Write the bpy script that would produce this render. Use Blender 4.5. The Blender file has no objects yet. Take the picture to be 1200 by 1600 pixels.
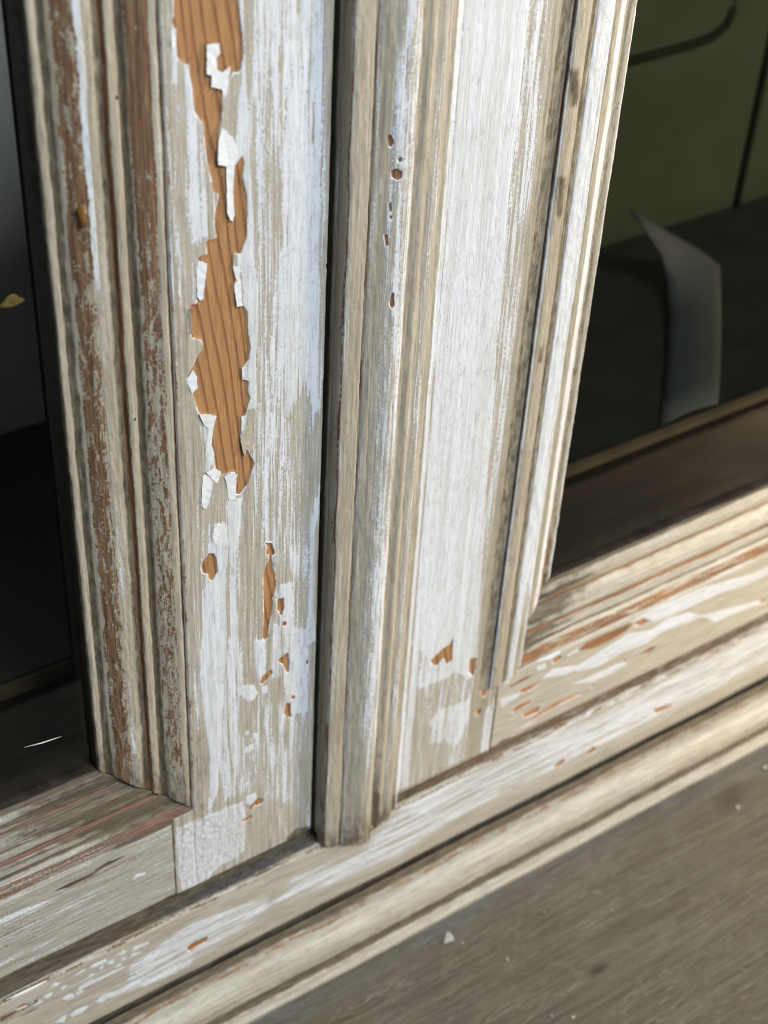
import bpy, bmesh, math, random
import numpy as np
from mathutils import Matrix, Vector
random.seed(4); RNG = np.random.default_rng(4)
scene = bpy.context.scene
COL = scene.collection
MM = 0.001

# ------------------------------------------------------------------ camera
CAM_C = (-0.158116, -0.215352, 0.210292)
CAM_M = ((0.827174, -0.559838, 0.048634), (-0.315459, -0.53423, -0.784273), (0.465047, 0.633388, -0.618507))            # rows: image right, image down, forward
cam_data = bpy.data.cameras.new("camera")
cam = bpy.data.objects.new("camera", cam_data); COL.objects.link(cam)
r, d, f = (Vector(v) for v in CAM_M)
m = Matrix((r, -d, -f)).transposed().to_4x4(); m.translation = Vector(CAM_C)
cam.matrix_world = m
cam_data.sensor_fit = 'AUTO'; cam_data.sensor_width = 36.0
cam_data.lens = 2400.0 / 1600.0 * 36.0
cam_data.clip_start = 0.01; cam_data.clip_end = 50
cam_data.dof.use_dof = True
cam_data.dof.focus_distance = 0.3094
cam_data.dof.aperture_fstop = 20
scene.camera = cam

# ------------------------------------------------------------------ light
scene.view_settings.view_transform = 'Standard'
scene.view_settings.look = 'None'
scene.view_settings.exposure = 0.0
scene.cycles.filter_width = 1.1
world = bpy.data.worlds.new("World"); scene.world = world
world.use_nodes = True
bg = world.node_tree.nodes["Background"]
bg.inputs[0].default_value = (0.84, 0.91, 1.0, 1); bg.inputs[1].default_value = 0.21

def area(name, loc, target, size, power, color):
    ld = bpy.data.lights.new(name, 'AREA'); ld.energy = power; ld.color = color
    ld.shape = 'RECTANGLE'; ld.size, ld.size_y = size
    o = bpy.data.objects.new(name, ld); COL.objects.link(o)
    o.location = loc
    o.rotation_euler = (Vector(target) - Vector(loc)).to_track_quat('-Z', 'Y').to_euler()
    return o
area("window_light", (0.24, -1.02, 1.1), (0, 0, 0), (0.45, 0.45), 23, (0.87, 0.945, 1.0))
area("warm_light", (0.47, -0.20, -0.02), (0.20, 0, -0.11), (0.08, 0.10), 2.3, (1.0, 0.77, 0.47))

# ------------------------------------------------------------------ traced wear (mm on the surfaces)
DATA = {
 'stile_l_chip': [[[-47.29,123.11],[-47.42,119.8],[-47.77,118.31],[-47.1,117.15],[-47.06,114.51],[-46.99,112.63],[-45.58,111.16],[-44.94,111.12],[-44.91,109.27],[-44.4,106.7],[-44.22,103.03],[-43.22,101.13],[-42.48,100.4],[-42.39,97.8],[-42.04,93.62],[-41.34,90.19],[-40.94,87.37],[-39.84,86.65],[-40.71,83.32],[-40.77,80.52],[-40.34,78.2],[-42.6,78.15],[-42.49,75.9],[-42.4,75.55],[-43.96,75.49],[-44.45,74.98],[-44.85,67.09],[-44.56,66.0],[-46.19,66.14],[-46.45,63.2],[-46.08,59.34],[-44.05,58.2],[-43.84,56.22],[-45.23,54.56],[-46.3,52.61],[-47.44,50.68],[-46.31,47.07],[-45.25,42.68],[-44.75,41.77],[-42.52,40.62],[-41.48,40.33],[-42.25,37.14],[-43.19,34.81],[-43.07,32.46],[-42.03,31.3],[-41.76,27.29],[-40.35,25.56],[-38.89,25.6],[-37.44,25.25],[-37.1,23.11],[-37.32,19.55],[-36.4,19.19],[-34.71,20.98],[-33.01,25.58],[-34.64,29.95],[-35.38,28.46],[-36.07,33.39],[-35.84,37.92],[-34.94,37.98],[-34.57,39.75],[-33.84,41.75],[-34.36,43.42],[-34.17,45.58],[-35.57,46.78],[-35.73,49.01],[-34.13,50.67],[-33.77,53.43],[-34.27,56.77],[-34.41,61.33],[-35.25,62.78],[-36.61,63.18],[-37.22,67.91],[-36.71,68.43],[-36.85,70.79],[-37.34,71.58],[-36.97,74.42],[-35.65,73.75],[-35.13,75.23],[-34.46,76.67],[-34.26,81.09],[-34.23,84.53],[-35.17,88.75],[-34.82,91.4],[-35.22,92.99],[-35.77,92.21],[-36.58,91.19],[-37.14,85.23],[-37.04,81.15],[-37.69,81.0],[-38.48,82.45],[-38.48,91.63],[-40.2,92.32],[-39.92,98.13],[-39.1,100.55],[-38.87,104.49],[-38.1,104.76],[-37.6,107.04],[-36.82,108.14],[-35.45,108.02],[-34.8,110.94],[-34.93,113.96],[-35.84,121.28]],[[-45.34,5.02],[-43.89,6.73],[-42.66,6.2],[-42.22,4.76],[-41.98,1.03],[-43.45,-0.89],[-44.06,0.11],[-44.18,1.27],[-45.41,2.17],[-45.67,4.09]],[[-30.57,4.14],[-28.94,3.45],[-28.6,1.85],[-28.0,0.12],[-28.43,-0.44],[-28.86,-0.26],[-28.58,-3.73],[-28.07,-5.83],[-27.71,-9.03],[-28.54,-12.12],[-28.86,-17.05],[-29.7,-21.42],[-29.86,-23.75],[-30.55,-24.02],[-31.06,-23.17],[-30.72,-16.18],[-30.89,-4.59],[-30.23,-2.26],[-29.41,-1.13],[-29.58,0.24],[-30.24,0.71],[-29.75,2.33]],[[-27.35,-13.44],[-25.82,-13.55],[-25.62,-16.58],[-26.45,-19.16],[-26.81,-17.21],[-27.33,-16.58]],[[-26.27,-20.44],[-25.06,-21.01],[-25.04,-22.22],[-26.26,-21.65]],[[-27.05,-31.68],[-24.6,-30.6],[-24.04,-33.59],[-24.17,-37.11],[-24.89,-36.53],[-25.81,-33.55],[-26.87,-32.6]],[[-31.25,-34.78],[-28.99,-33.89],[-28.41,-35.09],[-30.11,-36.5],[-31.06,-37.38],[-31.82,-36.77]],[[-23.51,-45.01],[-22.32,-45.63],[-22.5,-46.72],[-23.3,-46.3]],[[-24.86,-46.9],[-23.47,-47.63],[-23.65,-49.21],[-23.22,-52.33],[-24.61,-51.58],[-25.22,-49.81]],[[-35.3,-77.6],[-32.48,-75.13],[-31.07,-76.24],[-31.27,-77.95],[-33.69,-77.53],[-34.91,-78.37]],[[-37.34,-80.57],[-34.31,-80.31],[-34.12,-81.5],[-36.54,-81.32]],[[-17.1,66.39],[-15.67,66.69],[-15.23,64.5],[-16.29,63.76]],[[-19.53,-35.83],[-18.99,-35.68],[-18.78,-37.06],[-19.4,-37.18]]],
 'stile_l_white': [[[[-27.46,121.0],[-19.34,119.72],[-18.26,81.94],[-18.59,68.85],[-18.1,33.7],[-21.14,40.9],[-24.92,34.5],[-26.83,48.71],[-28.13,71.4],[-27.26,98.68]],0.2,2.0],[[[-25.2,89.83],[-20.55,91.24],[-17.95,33.64],[-22.45,47.32],[-24.86,63.74]],0.62,2.0],[[[-27.03,71.11],[-24.29,73.04],[-23.62,47.69],[-25.22,34.6],[-26.83,48.71]],0.7,1.5],[[[-35.17,122.21],[-34.7,109.27],[-33.9,100.05],[-33.71,90.54],[-32.97,81.71],[-32.75,72.64],[-32.1,61.69],[-32.27,50.44],[-32.88,38.79],[-34.75,39.43],[-33.96,50.98],[-34.84,62.49],[-35.82,73.46],[-34.52,85.83],[-36.24,93.51],[-35.65,100.41],[-34.82,109.29],[-35.65,122.29]],0.62,0.8],[[[-33.51,121.95],[-27.46,121.0],[-27.22,93.92],[-32.43,85.34],[-33.41,97.62]],0.16,1.5],[[[-46.51,111.47],[-44.41,111.08],[-42.62,98.42],[-41.47,85.05],[-41.61,78.85],[-45.46,78.59],[-46.21,93.39]],0.15,1.6],[[[-47.61,124.17],[-46.94,124.06],[-47.45,108.39],[-48.14,108.53]],0.6,0.3],[[[-42.42,13.75],[-40.21,13.18],[-39.56,7.49],[-40.16,-0.95],[-40.35,-11.69],[-40.68,-30.61],[-42.07,-44.03],[-43.33,-64.8],[-45.17,-70.44],[-45.08,-52.88],[-46.28,-35.66],[-46.69,-27.54],[-45.56,-9.26],[-44.18,2.57]],0.72,0.9],[[[-39.38,18.31],[-36.56,18.02],[-36.8,9.75],[-37.38,-0.4],[-37.31,-20.63],[-36.46,-32.75],[-37.56,-42.32],[-38.9,-19.86],[-38.89,2.01]],0.5,0.9],[[[-40.0,-19.33],[-37.31,-20.63],[-37.01,-53.14],[-38.93,-69.66],[-41.37,-70.46],[-42.15,-48.16]],0.22,1.4],[[[-26.82,-9.59],[-23.89,-9.97],[-23.53,-24.36],[-26.2,-24.44]],0.6,0.5],[[[-33.12,-22.66],[-30.83,-23.76],[-30.5,-35.8],[-32.17,-35.35]],0.55,0.5],[[[-28.22,-20.2],[-19.79,-26.14],[-18.54,-52.46],[-23.86,-51.76],[-26.08,-38.05],[-28.64,-36.74]],0.26,0.9],[[[-37.96,-34.74],[-35.74,-35.43],[-33.51,-36.35],[-32.58,-39.35],[-33.34,-41.03],[-35.04,-40.83],[-36.88,-37.57]],0.8,0.3],[[[-35.68,-50.12],[-34.92,-50.53],[-34.93,-51.82],[-35.69,-51.4]],0.85,0.25],[[[-33.58,-51.99],[-32.5,-52.82],[-32.81,-54.34],[-33.66,-53.63]],0.85,0.25],[[[-35.92,-55.53],[-33.79,-55.5],[-33.6,-57.07],[-35.16,-57.9],[-35.93,-56.98]],0.85,0.25],[[[-36.02,-67.63],[-35.23,-68.09],[-35.44,-68.84],[-36.14,-68.42]],0.85,0.25],[[[-32.74,-30.66],[-31.43,-31.31],[-31.62,-32.21],[-32.37,-31.96]],0.85,0.25],[[[-31.25,-38.2],[-29.92,-38.43],[-29.92,-40.74],[-31.06,-40.37]],0.85,0.25],[[[-54.66,-72.38],[-48.58,-73.08],[-36.87,-73.79],[-36.11,-78.68],[-36.64,-92.34],[-38.69,-93.21],[-43.98,-93.61],[-47.9,-97.66],[-53.67,-97.09],[-54.54,-88.81],[-54.9,-78.44]],0.34,0.7],[[[-35.67,-72.7],[-33.07,-72.96],[-32.88,-75.41],[-34.49,-76.26],[-35.49,-75.14]],0.9,0.2],[[[-48.67,-76.13],[-43.2,-75.37],[-38.07,-74.87],[-38.63,-88.32],[-45.54,-91.49],[-46.55,-84.33]],0.5,1.0],[[[-17.59,13.94],[-16.62,13.57],[-17.24,6.94],[-18.09,2.01],[-17.88,-20.24],[-16.77,-30.56],[-19.68,-31.14],[-19.45,-10.09],[-19.11,4.2]],0.45,0.7],[[[-44.18,41.2],[-42.52,40.62],[-42.78,30.02],[-44.19,19.41],[-45.34,19.87],[-43.91,30.44]],0.6,0.4],[[[-33.93,95.97],[-27.24,96.31],[-26.73,36.67],[-33.31,38.94],[-31.82,61.61],[-33.1,81.74]],0.02,2.0],[[[-33.31,38.94],[-22.23,35.12],[-20.23,11.57],[-20.61,-9.58],[-27.98,-2.71],[-34.19,13.75]],0.02,2.0],[[[-44.61,-46.81],[-31.17,-54.22],[-32.96,-70.94],[-41.71,-70.26]],-0.02,1.5],[[[-31.17,-41.57],[-20.73,-49.16],[-21.03,-85.11],[-31.18,-76.6]],0.0,2.0]],
 'ast_chip': [[[-7.2,91.9],[-6.7,92.25],[-5.97,90.7],[-6.44,89.77],[-6.98,90.08]],[[-6.25,85.1],[-5.31,85.45],[-4.08,84.69],[-4.1,83.4],[-5.05,83.14],[-6.06,83.86]],[[-5.23,87.48],[-4.38,87.62],[-4.22,86.78],[-4.85,86.59]],[[-6.37,78.34],[-5.86,78.8],[-5.63,76.92],[-6.1,76.69]],[[-6.86,71.98],[-6.26,72.08],[-5.95,69.71],[-6.38,69.57]],[[-4.9,58.97],[-4.36,59.35],[-3.99,56.28],[-4.52,55.62],[-5.04,56.59]],[[-6.21,75.83],[-5.57,75.91],[-5.61,74.93]]],
 'stile_l_crack': [[[[-54.6,-70.88],[-48.57,-72.57],[-36.07,-74.01],[-36.24,-93.15],[-44.37,-93.35],[-47.91,-98.21],[-53.67,-97.09],[-54.92,-88.56]],1.0,1.0],[[[-44.7,11.35],[-39.5,10.87],[-40.68,-30.61],[-46.17,-31.73]],0.6,1.0],[[[-27.9,-17.5],[-17.84,-22.19],[-18.0,-52.75],[-28.6,-47.1]],0.8,1.0],[[[-34.29,97.81],[-19.29,94.62],[-17.64,33.54],[-34.75,39.43]],0.65,2.0]],
 'stile_l_grime': [[[[-32.1,-86.5],[-26.43,-71.47],[-17.37,-72.6],[-16.8,-97.76],[-24.54,-96.78]],0.16,2.5],[[[-24.55,-95.09],[-21.18,-93.34],[-16.86,-94.93],[-16.74,-100.05],[-23.67,-97.89]],0.75,0.6],[[[-48.28,-38.37],[-45.09,-41.47],[-45.88,-73.2],[-49.32,-72.11]],0.22,0.6]],
 'stile_r_white': [[[[6.47,120.16],[25.45,117.35],[26.06,71.33],[27.43,24.82],[31.51,-53.9],[30.86,-67.09],[20.85,-57.51],[10.2,-45.72],[9.85,-3.96],[9.06,75.4]],0.95,1.4],[[[23.94,117.58],[30.36,116.63],[31.69,83.81],[33.57,39.3],[35.84,-14.41],[36.9,-56.51],[31.76,-56.24],[29.82,-12.0],[28.36,24.51],[26.06,71.33]],0.04,1.2],[[[10.05,-43.52],[22.29,-51.62],[30.11,-59.9],[23.37,-63.27],[13.38,-62.65]],0.25,0.8],[[[17.96,-76.6],[20.73,-73.4],[24.31,-73.55],[31.63,-74.47],[32.34,-83.8],[29.98,-89.22],[28.18,-92.54],[25.15,-88.38],[18.67,-85.36]],0.16,1.2],[[[35.94,-85.14],[39.96,-78.24],[41.06,-83.03],[40.12,-93.6],[40.23,-99.33],[35.72,-98.05],[34.72,-88.76]],0.3,0.6]],
 'stile_r_chip': [[[17.1,-53.98],[20.34,-51.75],[22.76,-51.3],[23.52,-48.95],[24.02,-57.43],[22.35,-57.71],[21.11,-54.87],[19.3,-56.73],[18.27,-56.22]],[[29.9,-59.79],[32.2,-60.37],[31.89,-67.04],[30.07,-64.4]],[[34.14,-80.85],[35.69,-80.48],[35.94,-82.71],[34.63,-82.92]],[[34.97,-73.86],[36.57,-74.1],[36.85,-76.61],[35.52,-76.51]],[[34.69,-73.71],[36.63,-74.13],[36.91,-76.64],[35.52,-76.51]]],
 'stile_r_crack': [[[[2.88,76.88],[30.28,70.32],[36.08,-67.44],[10.85,-54.68]],0.65,3.0]],
 'rail_r_chip': [[[59.07,-74.57],[62.34,-74.11],[62.59,-75.73],[59.92,-76.49]],[[49.48,-80.79],[56.41,-81.03],[56.25,-81.86],[51.38,-82.68],[49.4,-82.26]],[[53.65,-95.34],[56.84,-93.91],[62.42,-93.1],[72.02,-93.41],[72.19,-94.45],[63.77,-94.45],[58.17,-95.25]],[[42.47,-99.64],[45.03,-97.89],[48.41,-98.17],[47.51,-99.9],[44.21,-100.29]],[[88.66,-74.84],[91.94,-74.88],[94.8,-77.13],[92.55,-77.89],[89.25,-76.33]],[[86.76,-88.03],[88.75,-89.02],[87.76,-90.09]],[[76.0,-92.63],[77.36,-93.64],[76.63,-94.53]],[[142.11,-91.9],[144.8,-91.84],[144.84,-93.15],[142.71,-92.82]],[[47.09,-87.76],[49.66,-86.36],[54.17,-86.89],[53.24,-88.25],[49.41,-88.69],[47.47,-88.58]],[[51.43,-91.32],[56.97,-90.85],[57.05,-93.39],[52.21,-92.99]]],
 'rail_r_wear': [[[[68.25,-75.83],[70.8,-74.08],[79.42,-74.05],[88.33,-74.69],[86.37,-76.77],[80.14,-78.02],[73.69,-77.59]],0.9,0.25],[[[44.4,-77.26],[50.5,-76.22],[52.77,-76.77],[49.09,-77.88],[45.6,-78.18]],0.7,0.3],[[[93.11,-89.61],[97.84,-88.78],[101.13,-89.76],[97.6,-90.55]],0.75,0.25],[[[51.58,-68.22],[61.95,-68.03],[62.45,-71.21],[54.77,-71.55]],0.35,0.6]],
 'rail_r_white': [[[[86.38,-73.77],[96.34,-73.02],[114.88,-73.61],[123.54,-75.35],[135.18,-77.73],[162.32,-78.23],[163.25,-81.14],[132.8,-81.02],[122.7,-79.58],[108.76,-79.37],[96.28,-78.44],[94.66,-76.46]],0.85,0.35],[[[68.71,-82.1],[79.87,-79.7],[87.29,-78.42],[96.32,-81.52],[101.41,-79.62],[110.48,-81.4],[117.2,-85.78],[111.45,-85.59],[101.23,-84.48],[95.44,-86.05],[85.57,-84.95],[78.11,-86.2],[69.04,-84.1]],0.8,0.35],[[[116.49,-85.45],[121.93,-86.73],[131.55,-88.65],[142.19,-90.97],[142.03,-92.83],[131.0,-91.59],[123.74,-91.38]],0.5,0.3],[[[55.97,-79.9],[60.21,-78.43],[69.22,-81.75],[80.51,-80.02],[89.39,-80.04],[90.46,-82.4],[87.95,-84.88],[82.03,-85.06],[72.36,-83.32],[64.28,-82.91]],0.75,0.35],[[[67.4,-88.2],[75.61,-88.67],[85.17,-89.11],[89.16,-91.11],[85.69,-91.89],[76.08,-91.41]],0.75,0.3],[[[42.12,-80.56],[49.56,-81.43],[48.73,-83.42],[42.58,-84.44]],0.5,0.4],[[[50.1,-69.24],[60.05,-70.04],[61.64,-73.17],[58.43,-73.96],[51.52,-71.7]],0.5,0.4],[[[53.55,-74.49],[56.87,-74.67],[57.15,-76.6],[54.36,-76.38]],0.9,0.2],[[[48.75,-96.46],[53.74,-96.02],[57.13,-95.96],[54.45,-97.04]],0.4,0.3],[[[42.7,-74.31],[44.95,-75.17],[43.39,-75.55]],0.9,0.2],[[[63.66,-75.36],[67.53,-74.87],[68.65,-74.83],[68.25,-75.83],[65.49,-76.26]],0.8,0.2]],
 'rail_l_wear': [[[[-127.1,-73.02],[-98.92,-78.51],[-83.28,-76.36],[-69.56,-78.66],[-57.39,-79.26],[-58.06,-81.56],[-69.85,-83.15],[-82.48,-85.48],[-100.31,-90.89],[-129.65,-88.92]],0.3,1.5]],
 'rail_l_grime': [[[[-85.98,-74.51],[-83.1,-74.19],[-76.25,-74.21],[-72.42,-72.94],[-67.08,-73.76],[-72.52,-74.39],[-76.87,-75.33],[-81.67,-75.92]],0.8,0.25],[[[-61.07,-97.22],[-59.35,-97.59],[-57.01,-97.14],[-56.95,-95.54],[-60.44,-96.01]],0.6,0.5]],
 'rail_l_white': [[[[-66.55,-83.4],[-65.37,-82.22],[-62.91,-83.07],[-63.78,-83.68]],0.7,0.2],[[[-112.98,-72.94],[-98.52,-74.96],[-85.45,-77.18],[-83.47,-78.53],[-98.92,-78.51],[-113.45,-76.39]],0.08,1.0]],
 'base_white': [[[[10.79,-101.97],[34.24,-103.37],[70.25,-101.65],[109.46,-101.56],[164.19,-104.17],[168.71,-118.62],[98.34,-121.18],[49.53,-119.21],[27.18,-120.43],[7.99,-123.04],[-14.75,-119.99],[-30.46,-117.16],[-22.83,-109.28],[-2.96,-111.93]],0.1,3.0],[[[12.95,-103.28],[34.3,-103.92],[47.89,-106.33],[34.86,-109.17],[13.38,-109.21]],0.3,1.2],[[[-52.55,-106.83],[-30.48,-111.9],[-30.46,-118.49],[-53.05,-122.21],[-70.98,-121.96],[-70.37,-111.86]],0.08,1.2],[[[-69.22,-106.92],[-68.29,-105.69],[-64.43,-106.28],[-64.69,-107.05],[-67.94,-107.22]],0.85,0.22],[[[-69.78,-109.07],[-68.84,-107.83],[-65.9,-109.37],[-67.63,-109.37]],0.85,0.22],[[[-72.77,-105.56],[-71.25,-105.1],[-70.45,-106.01],[-71.75,-106.32]],0.85,0.22],[[[-72.27,-107.85],[-70.97,-107.54],[-70.58,-108.15],[-71.68,-108.61]],0.85,0.22],[[[-75.61,-106.95],[-74.72,-106.34],[-73.53,-107.55],[-74.43,-108.28]],0.85,0.22],[[[-79.86,-104.71],[-78.38,-104.55],[-75.89,-104.83],[-75.75,-105.89],[-77.66,-106.05],[-79.51,-105.61]],0.85,0.22],[[[-83.83,-105.19],[-82.55,-104.58],[-80.69,-104.72],[-82.2,-105.48]],0.85,0.22],[[[-80.75,-108.18],[-79.67,-107.72],[-79.09,-108.36],[-80.17,-108.82]],0.85,0.22],[[[-77.74,-107.26],[-76.86,-106.65],[-76.7,-107.41],[-77.39,-108.17]],0.85,0.22],[[[-73.88,-109.54],[-72.57,-109.23],[-71.77,-110.03],[-73.07,-110.34]],0.85,0.22],[[[-83.42,-110.32],[-80.47,-110.01],[-77.14,-110.62],[-71.61,-110.92],[-71.44,-111.7],[-77.23,-111.85],[-81.45,-111.84],[-83.52,-111.53]],0.85,0.22],[[[-87.7,-111.84],[-86.41,-111.23],[-84.82,-112.14],[-84.92,-113.37],[-86.59,-113.36]],0.85,0.22],[[[-95.63,-107.2],[-94.2,-107.04],[-92.48,-108.08],[-92.78,-109.12],[-94.41,-109.13],[-95.53,-108.24]],0.85,0.22],[[[-92.42,-107.48],[-90.96,-107.02],[-89.79,-107.62],[-91.13,-108.82]],0.85,0.22],[[[-89.98,-105.23],[-89.09,-104.34],[-87.73,-105.07],[-88.4,-105.82]],0.85,0.22],[[[-87.94,-107.46],[-86.87,-107.0],[-86.1,-107.6],[-87.21,-108.54]],0.85,0.22],[[[-79.7,-119.47],[-77.67,-118.07],[-75.13,-118.73],[-76.08,-119.98],[-77.87,-120.91]],0.85,0.22],[[[-76.04,-119.35],[-71.25,-119.08],[-68.2,-119.43],[-67.39,-120.72],[-72.69,-121.3],[-75.71,-120.94]],0.85,0.22],[[[-86.25,-119.24],[-84.52,-118.64],[-81.6,-119.29],[-83.03,-121.17],[-85.96,-120.81]],0.85,0.22],[[[-90.05,-119.51],[-88.71,-118.6],[-87.24,-118.45],[-88.09,-121.1]],0.85,0.22],[[[-66.48,-112.17],[-63.43,-112.49],[-61.63,-111.55],[-63.07,-114.07],[-66.11,-113.43]],0.85,0.22],[[[-67.92,-122.33],[-62.12,-122.08],[-57.63,-122.8],[-58.57,-123.44],[-66.64,-123.32]],0.85,0.22],[[[-84.43,-112.45],[-83.13,-111.84],[-81.95,-112.89],[-83.67,-113.37]],0.85,0.22],[[[-67.46,-122.01],[-57.53,-120.19],[-52.97,-119.59],[-53.14,-124.84],[-62.24,-124.69]],0.2,0.8]],
 'base_chip': [[[102.19,-115.08],[106.14,-115.55],[110.93,-116.73],[109.2,-117.72],[103.89,-117.07]],[[102.41,-114.93],[103.37,-114.63],[103.96,-117.38]],[[77.08,-119.6],[79.0,-117.97],[80.62,-118.88],[80.7,-120.69],[78.21,-120.51]],[[64.34,-118.15],[66.1,-116.47],[68.66,-116.85],[68.22,-118.63],[65.88,-118.91]],[[-54.32,-116.47],[-52.82,-115.2],[-48.28,-115.87],[-48.88,-117.81],[-51.99,-117.65],[-53.65,-118.29]],[[-99.38,-106.77],[-97.32,-106.17],[-95.64,-107.31],[-96.27,-107.64],[-98.25,-107.36]]],
 'base_wear': [[[[-102.98,-107.08],[-98.22,-107.06],[-93.39,-107.04],[-92.23,-108.46],[-98.41,-108.96],[-103.24,-109.44]],0.6,0.3],[[[-98.96,-110.33],[-95.3,-110.03],[-92.55,-110.93],[-95.42,-111.23],[-98.65,-111.22]],0.6,0.3],[[[-72.83,-116.54],[-68.48,-116.57],[-64.08,-116.6],[-68.53,-117.52]],0.4,0.4],[[[-104.05,-116.62],[-97.65,-117.16],[-91.04,-116.72],[-94.57,-119.16],[-102.85,-120.3]],0.5,0.6]],
 'flakes': [[[[-41.67,113.94],[-39.3,113.65],[-39.18,112.01],[-39.94,111.33],[-39.83,109.4],[-38.94,108.54],[-37.26,109.33],[-37.6,107.04],[-38.1,104.76],[-38.86,104.77],[-39.0,105.78],[-40.21,106.15],[-41.1,106.61],[-40.96,108.65],[-41.94,108.98]],0.35],[[[-39.12,99.12],[-37.91,97.56],[-36.67,96.27],[-36.29,94.41],[-36.58,91.49],[-38.79,91.85],[-40.28,92.64],[-40.01,96.7]],0.45],[[[-38.41,91.76],[-36.74,91.53],[-37.13,86.46],[-36.86,82.05],[-37.2,80.88],[-37.85,81.2],[-38.47,83.07]],0.2],[[[-44.45,74.98],[-42.61,73.74],[-43.71,66.92],[-44.37,66.88],[-44.84,67.42],[-44.77,72.0]],0.35],[[[-37.34,71.58],[-36.34,71.48],[-35.71,67.49],[-35.59,63.05],[-36.77,63.33],[-37.22,67.74],[-36.61,68.41]],0.25],[[[-46.14,52.45],[-45.35,50.53],[-45.49,48.24],[-46.75,47.29],[-47.44,50.68]],0.35],[[[-45.1,41.89],[-43.55,41.54],[-41.48,40.33],[-42.05,38.2],[-42.68,33.86],[-42.03,31.3],[-42.45,28.73],[-43.98,31.64],[-43.29,37.89],[-44.3,39.37]],0.3],[[[-44.08,27.77],[-42.1,28.2],[-40.69,26.49],[-41.47,23.99],[-42.53,25.2]],0.3],[[[-45.07,21.78],[-44.87,25.3],[-43.95,26.14],[-42.54,24.8],[-43.35,21.1],[-44.32,18.65],[-45.14,19.38]],0.2],[[[-40.0,25.03],[-38.16,25.53],[-37.0,24.69],[-37.46,23.26],[-37.45,18.37],[-39.0,18.57],[-39.49,22.83]],0.25],[[[-36.25,33.46],[-34.79,33.91],[-33.63,33.3],[-33.71,31.77],[-35.0,30.09],[-35.38,28.46],[-35.85,29.81]],0.5],[[[-46.7,65.62],[-46.2,65.81],[-46.34,63.51],[-46.21,60.41],[-46.98,60.13],[-47.15,62.06]],0.5],[[[-42.82,12.45],[-42.03,13.69],[-40.8,13.19],[-39.9,11.25],[-40.39,10.04],[-41.49,9.44],[-42.3,8.36],[-42.88,10.02]],0.15],[[[-30.57,4.43],[-28.77,3.82],[-28.87,3.35],[-30.24,3.86]],0.2],[[[-44.87,27.15],[-42.79,27.02],[-42.72,23.67],[-43.72,19.7],[-44.63,19.55],[-45.3,20.66]],0.15],[[[-35.72,49.38],[-34.67,49.4],[-34.52,46.43],[-35.57,46.78]],0.2],[[[-35.91,38.13],[-34.83,38.13],[-35.13,36.52],[-35.95,33.74]],0.25],[[[-48.06,117.45],[-47.15,117.42],[-47.35,114.56],[-48.08,114.43]],0.2]],
 'flake_tone': [0,0,0,0,0,0,0,0,0,0,1,1,0,0,0,0,0,0],
 'specks': [[[16.87,-19.2],2.2],[[26.54,-33.64],0.6],[[25.71,-53.86],0.8],[[119.85,-27.73],1.0],[[138.68,-20.43],1.2],[[19.33,-22.73],0.5],[[30.24,-57.18],0.6],[[61.67,-36.27],0.4],[[44.99,-26.63],0.4]],
 'stain': [45.79,-49.35],
 'stain2': [[120.75,-23.21],[96.19,-12.54],[112.37,-15.03]],
 'straw': [[-101.15,-2.2,-101.19],[-96.17,-2.2,-101.83],[-90.89,-2.2,-101.88]],
 'nails': [[-57.43,1.6,107.36],[-57.85,1.6,44.27]],
 'drip': [-65.01,1.6,88.34],
 'nick': [[38.85,0.3,72.71],[39.08,0.3,25.57]],
 'mspots': [[[-64.63,-34.56],[-62.77,-34.18],[-62.66,-37.63],[-64.24,-38.17]],[[-64.63,-44.67],[-62.45,-44.88],[-62.35,-48.68],[-64.25,-48.63]]],
 'spots_r': [[[37.77,94.97],[39.84,94.19],[40.66,87.16],[39.0,87.23]],[[38.4,71.78],[40.15,71.38],[40.37,63.35],[39.12,63.66]],[[39.14,30.86],[39.9,30.62],[40.02,27.24],[39.25,27.48]]],
 'scratch': [[-85.71,6.3,-33.31],[-81.72,6.3,-34.16],[-77.34,6.3,-34.62]],
 'smear': [-77.17,6.3,72.61],
 'paper': [[147.5,85.0,-1.5],[160.3,80.0,-15.5],[170.6,78.0,-21.4],[182.5,75.0,-30.5]],
 'cam': {"C":[-0.158116,-0.215352,0.210292],"M":[[0.827174,-0.559838,0.048634],[-0.315459,-0.53423,-0.784273],[0.465047,0.633388,-0.618507]]},
 'card_l': [[160.66,98.0,-10.45],[165.2,94.0,-17.16],[169.75,90.0,-24.68],[171.01,86.35,-33.0],[160.88,74.06,-35.5],[144.03,56.42,-37.0],[128.74,41.32,-37.0],[118.05,30.64,-37.0]],
 'card_r': [[161.6,98.0,-11.13],[177.52,96.0,-21.26],[188.8,92.0,-28.61],[193.64,85.66,-33.0],[178.27,68.75,-35.5],[163.9,53.44,-37.0],[150.79,40.39,-37.0],[140.63,30.64,-37.0]],
 'seam': [[168.2,122.5,26.9],[175.3,122.5,27.2],[186.9,122.5,27.4],[200.6,122.5,27.8],[209.4,122.5,28.8],[214.7,122.5,31.7],[216.4,122.5,36.3],[217.0,122.5,41.4],[217.5,122.5,55.5]],
 'vseam': 237.49,
 'fpt': [-0.001841,0.0,0.03132],
}

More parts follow.
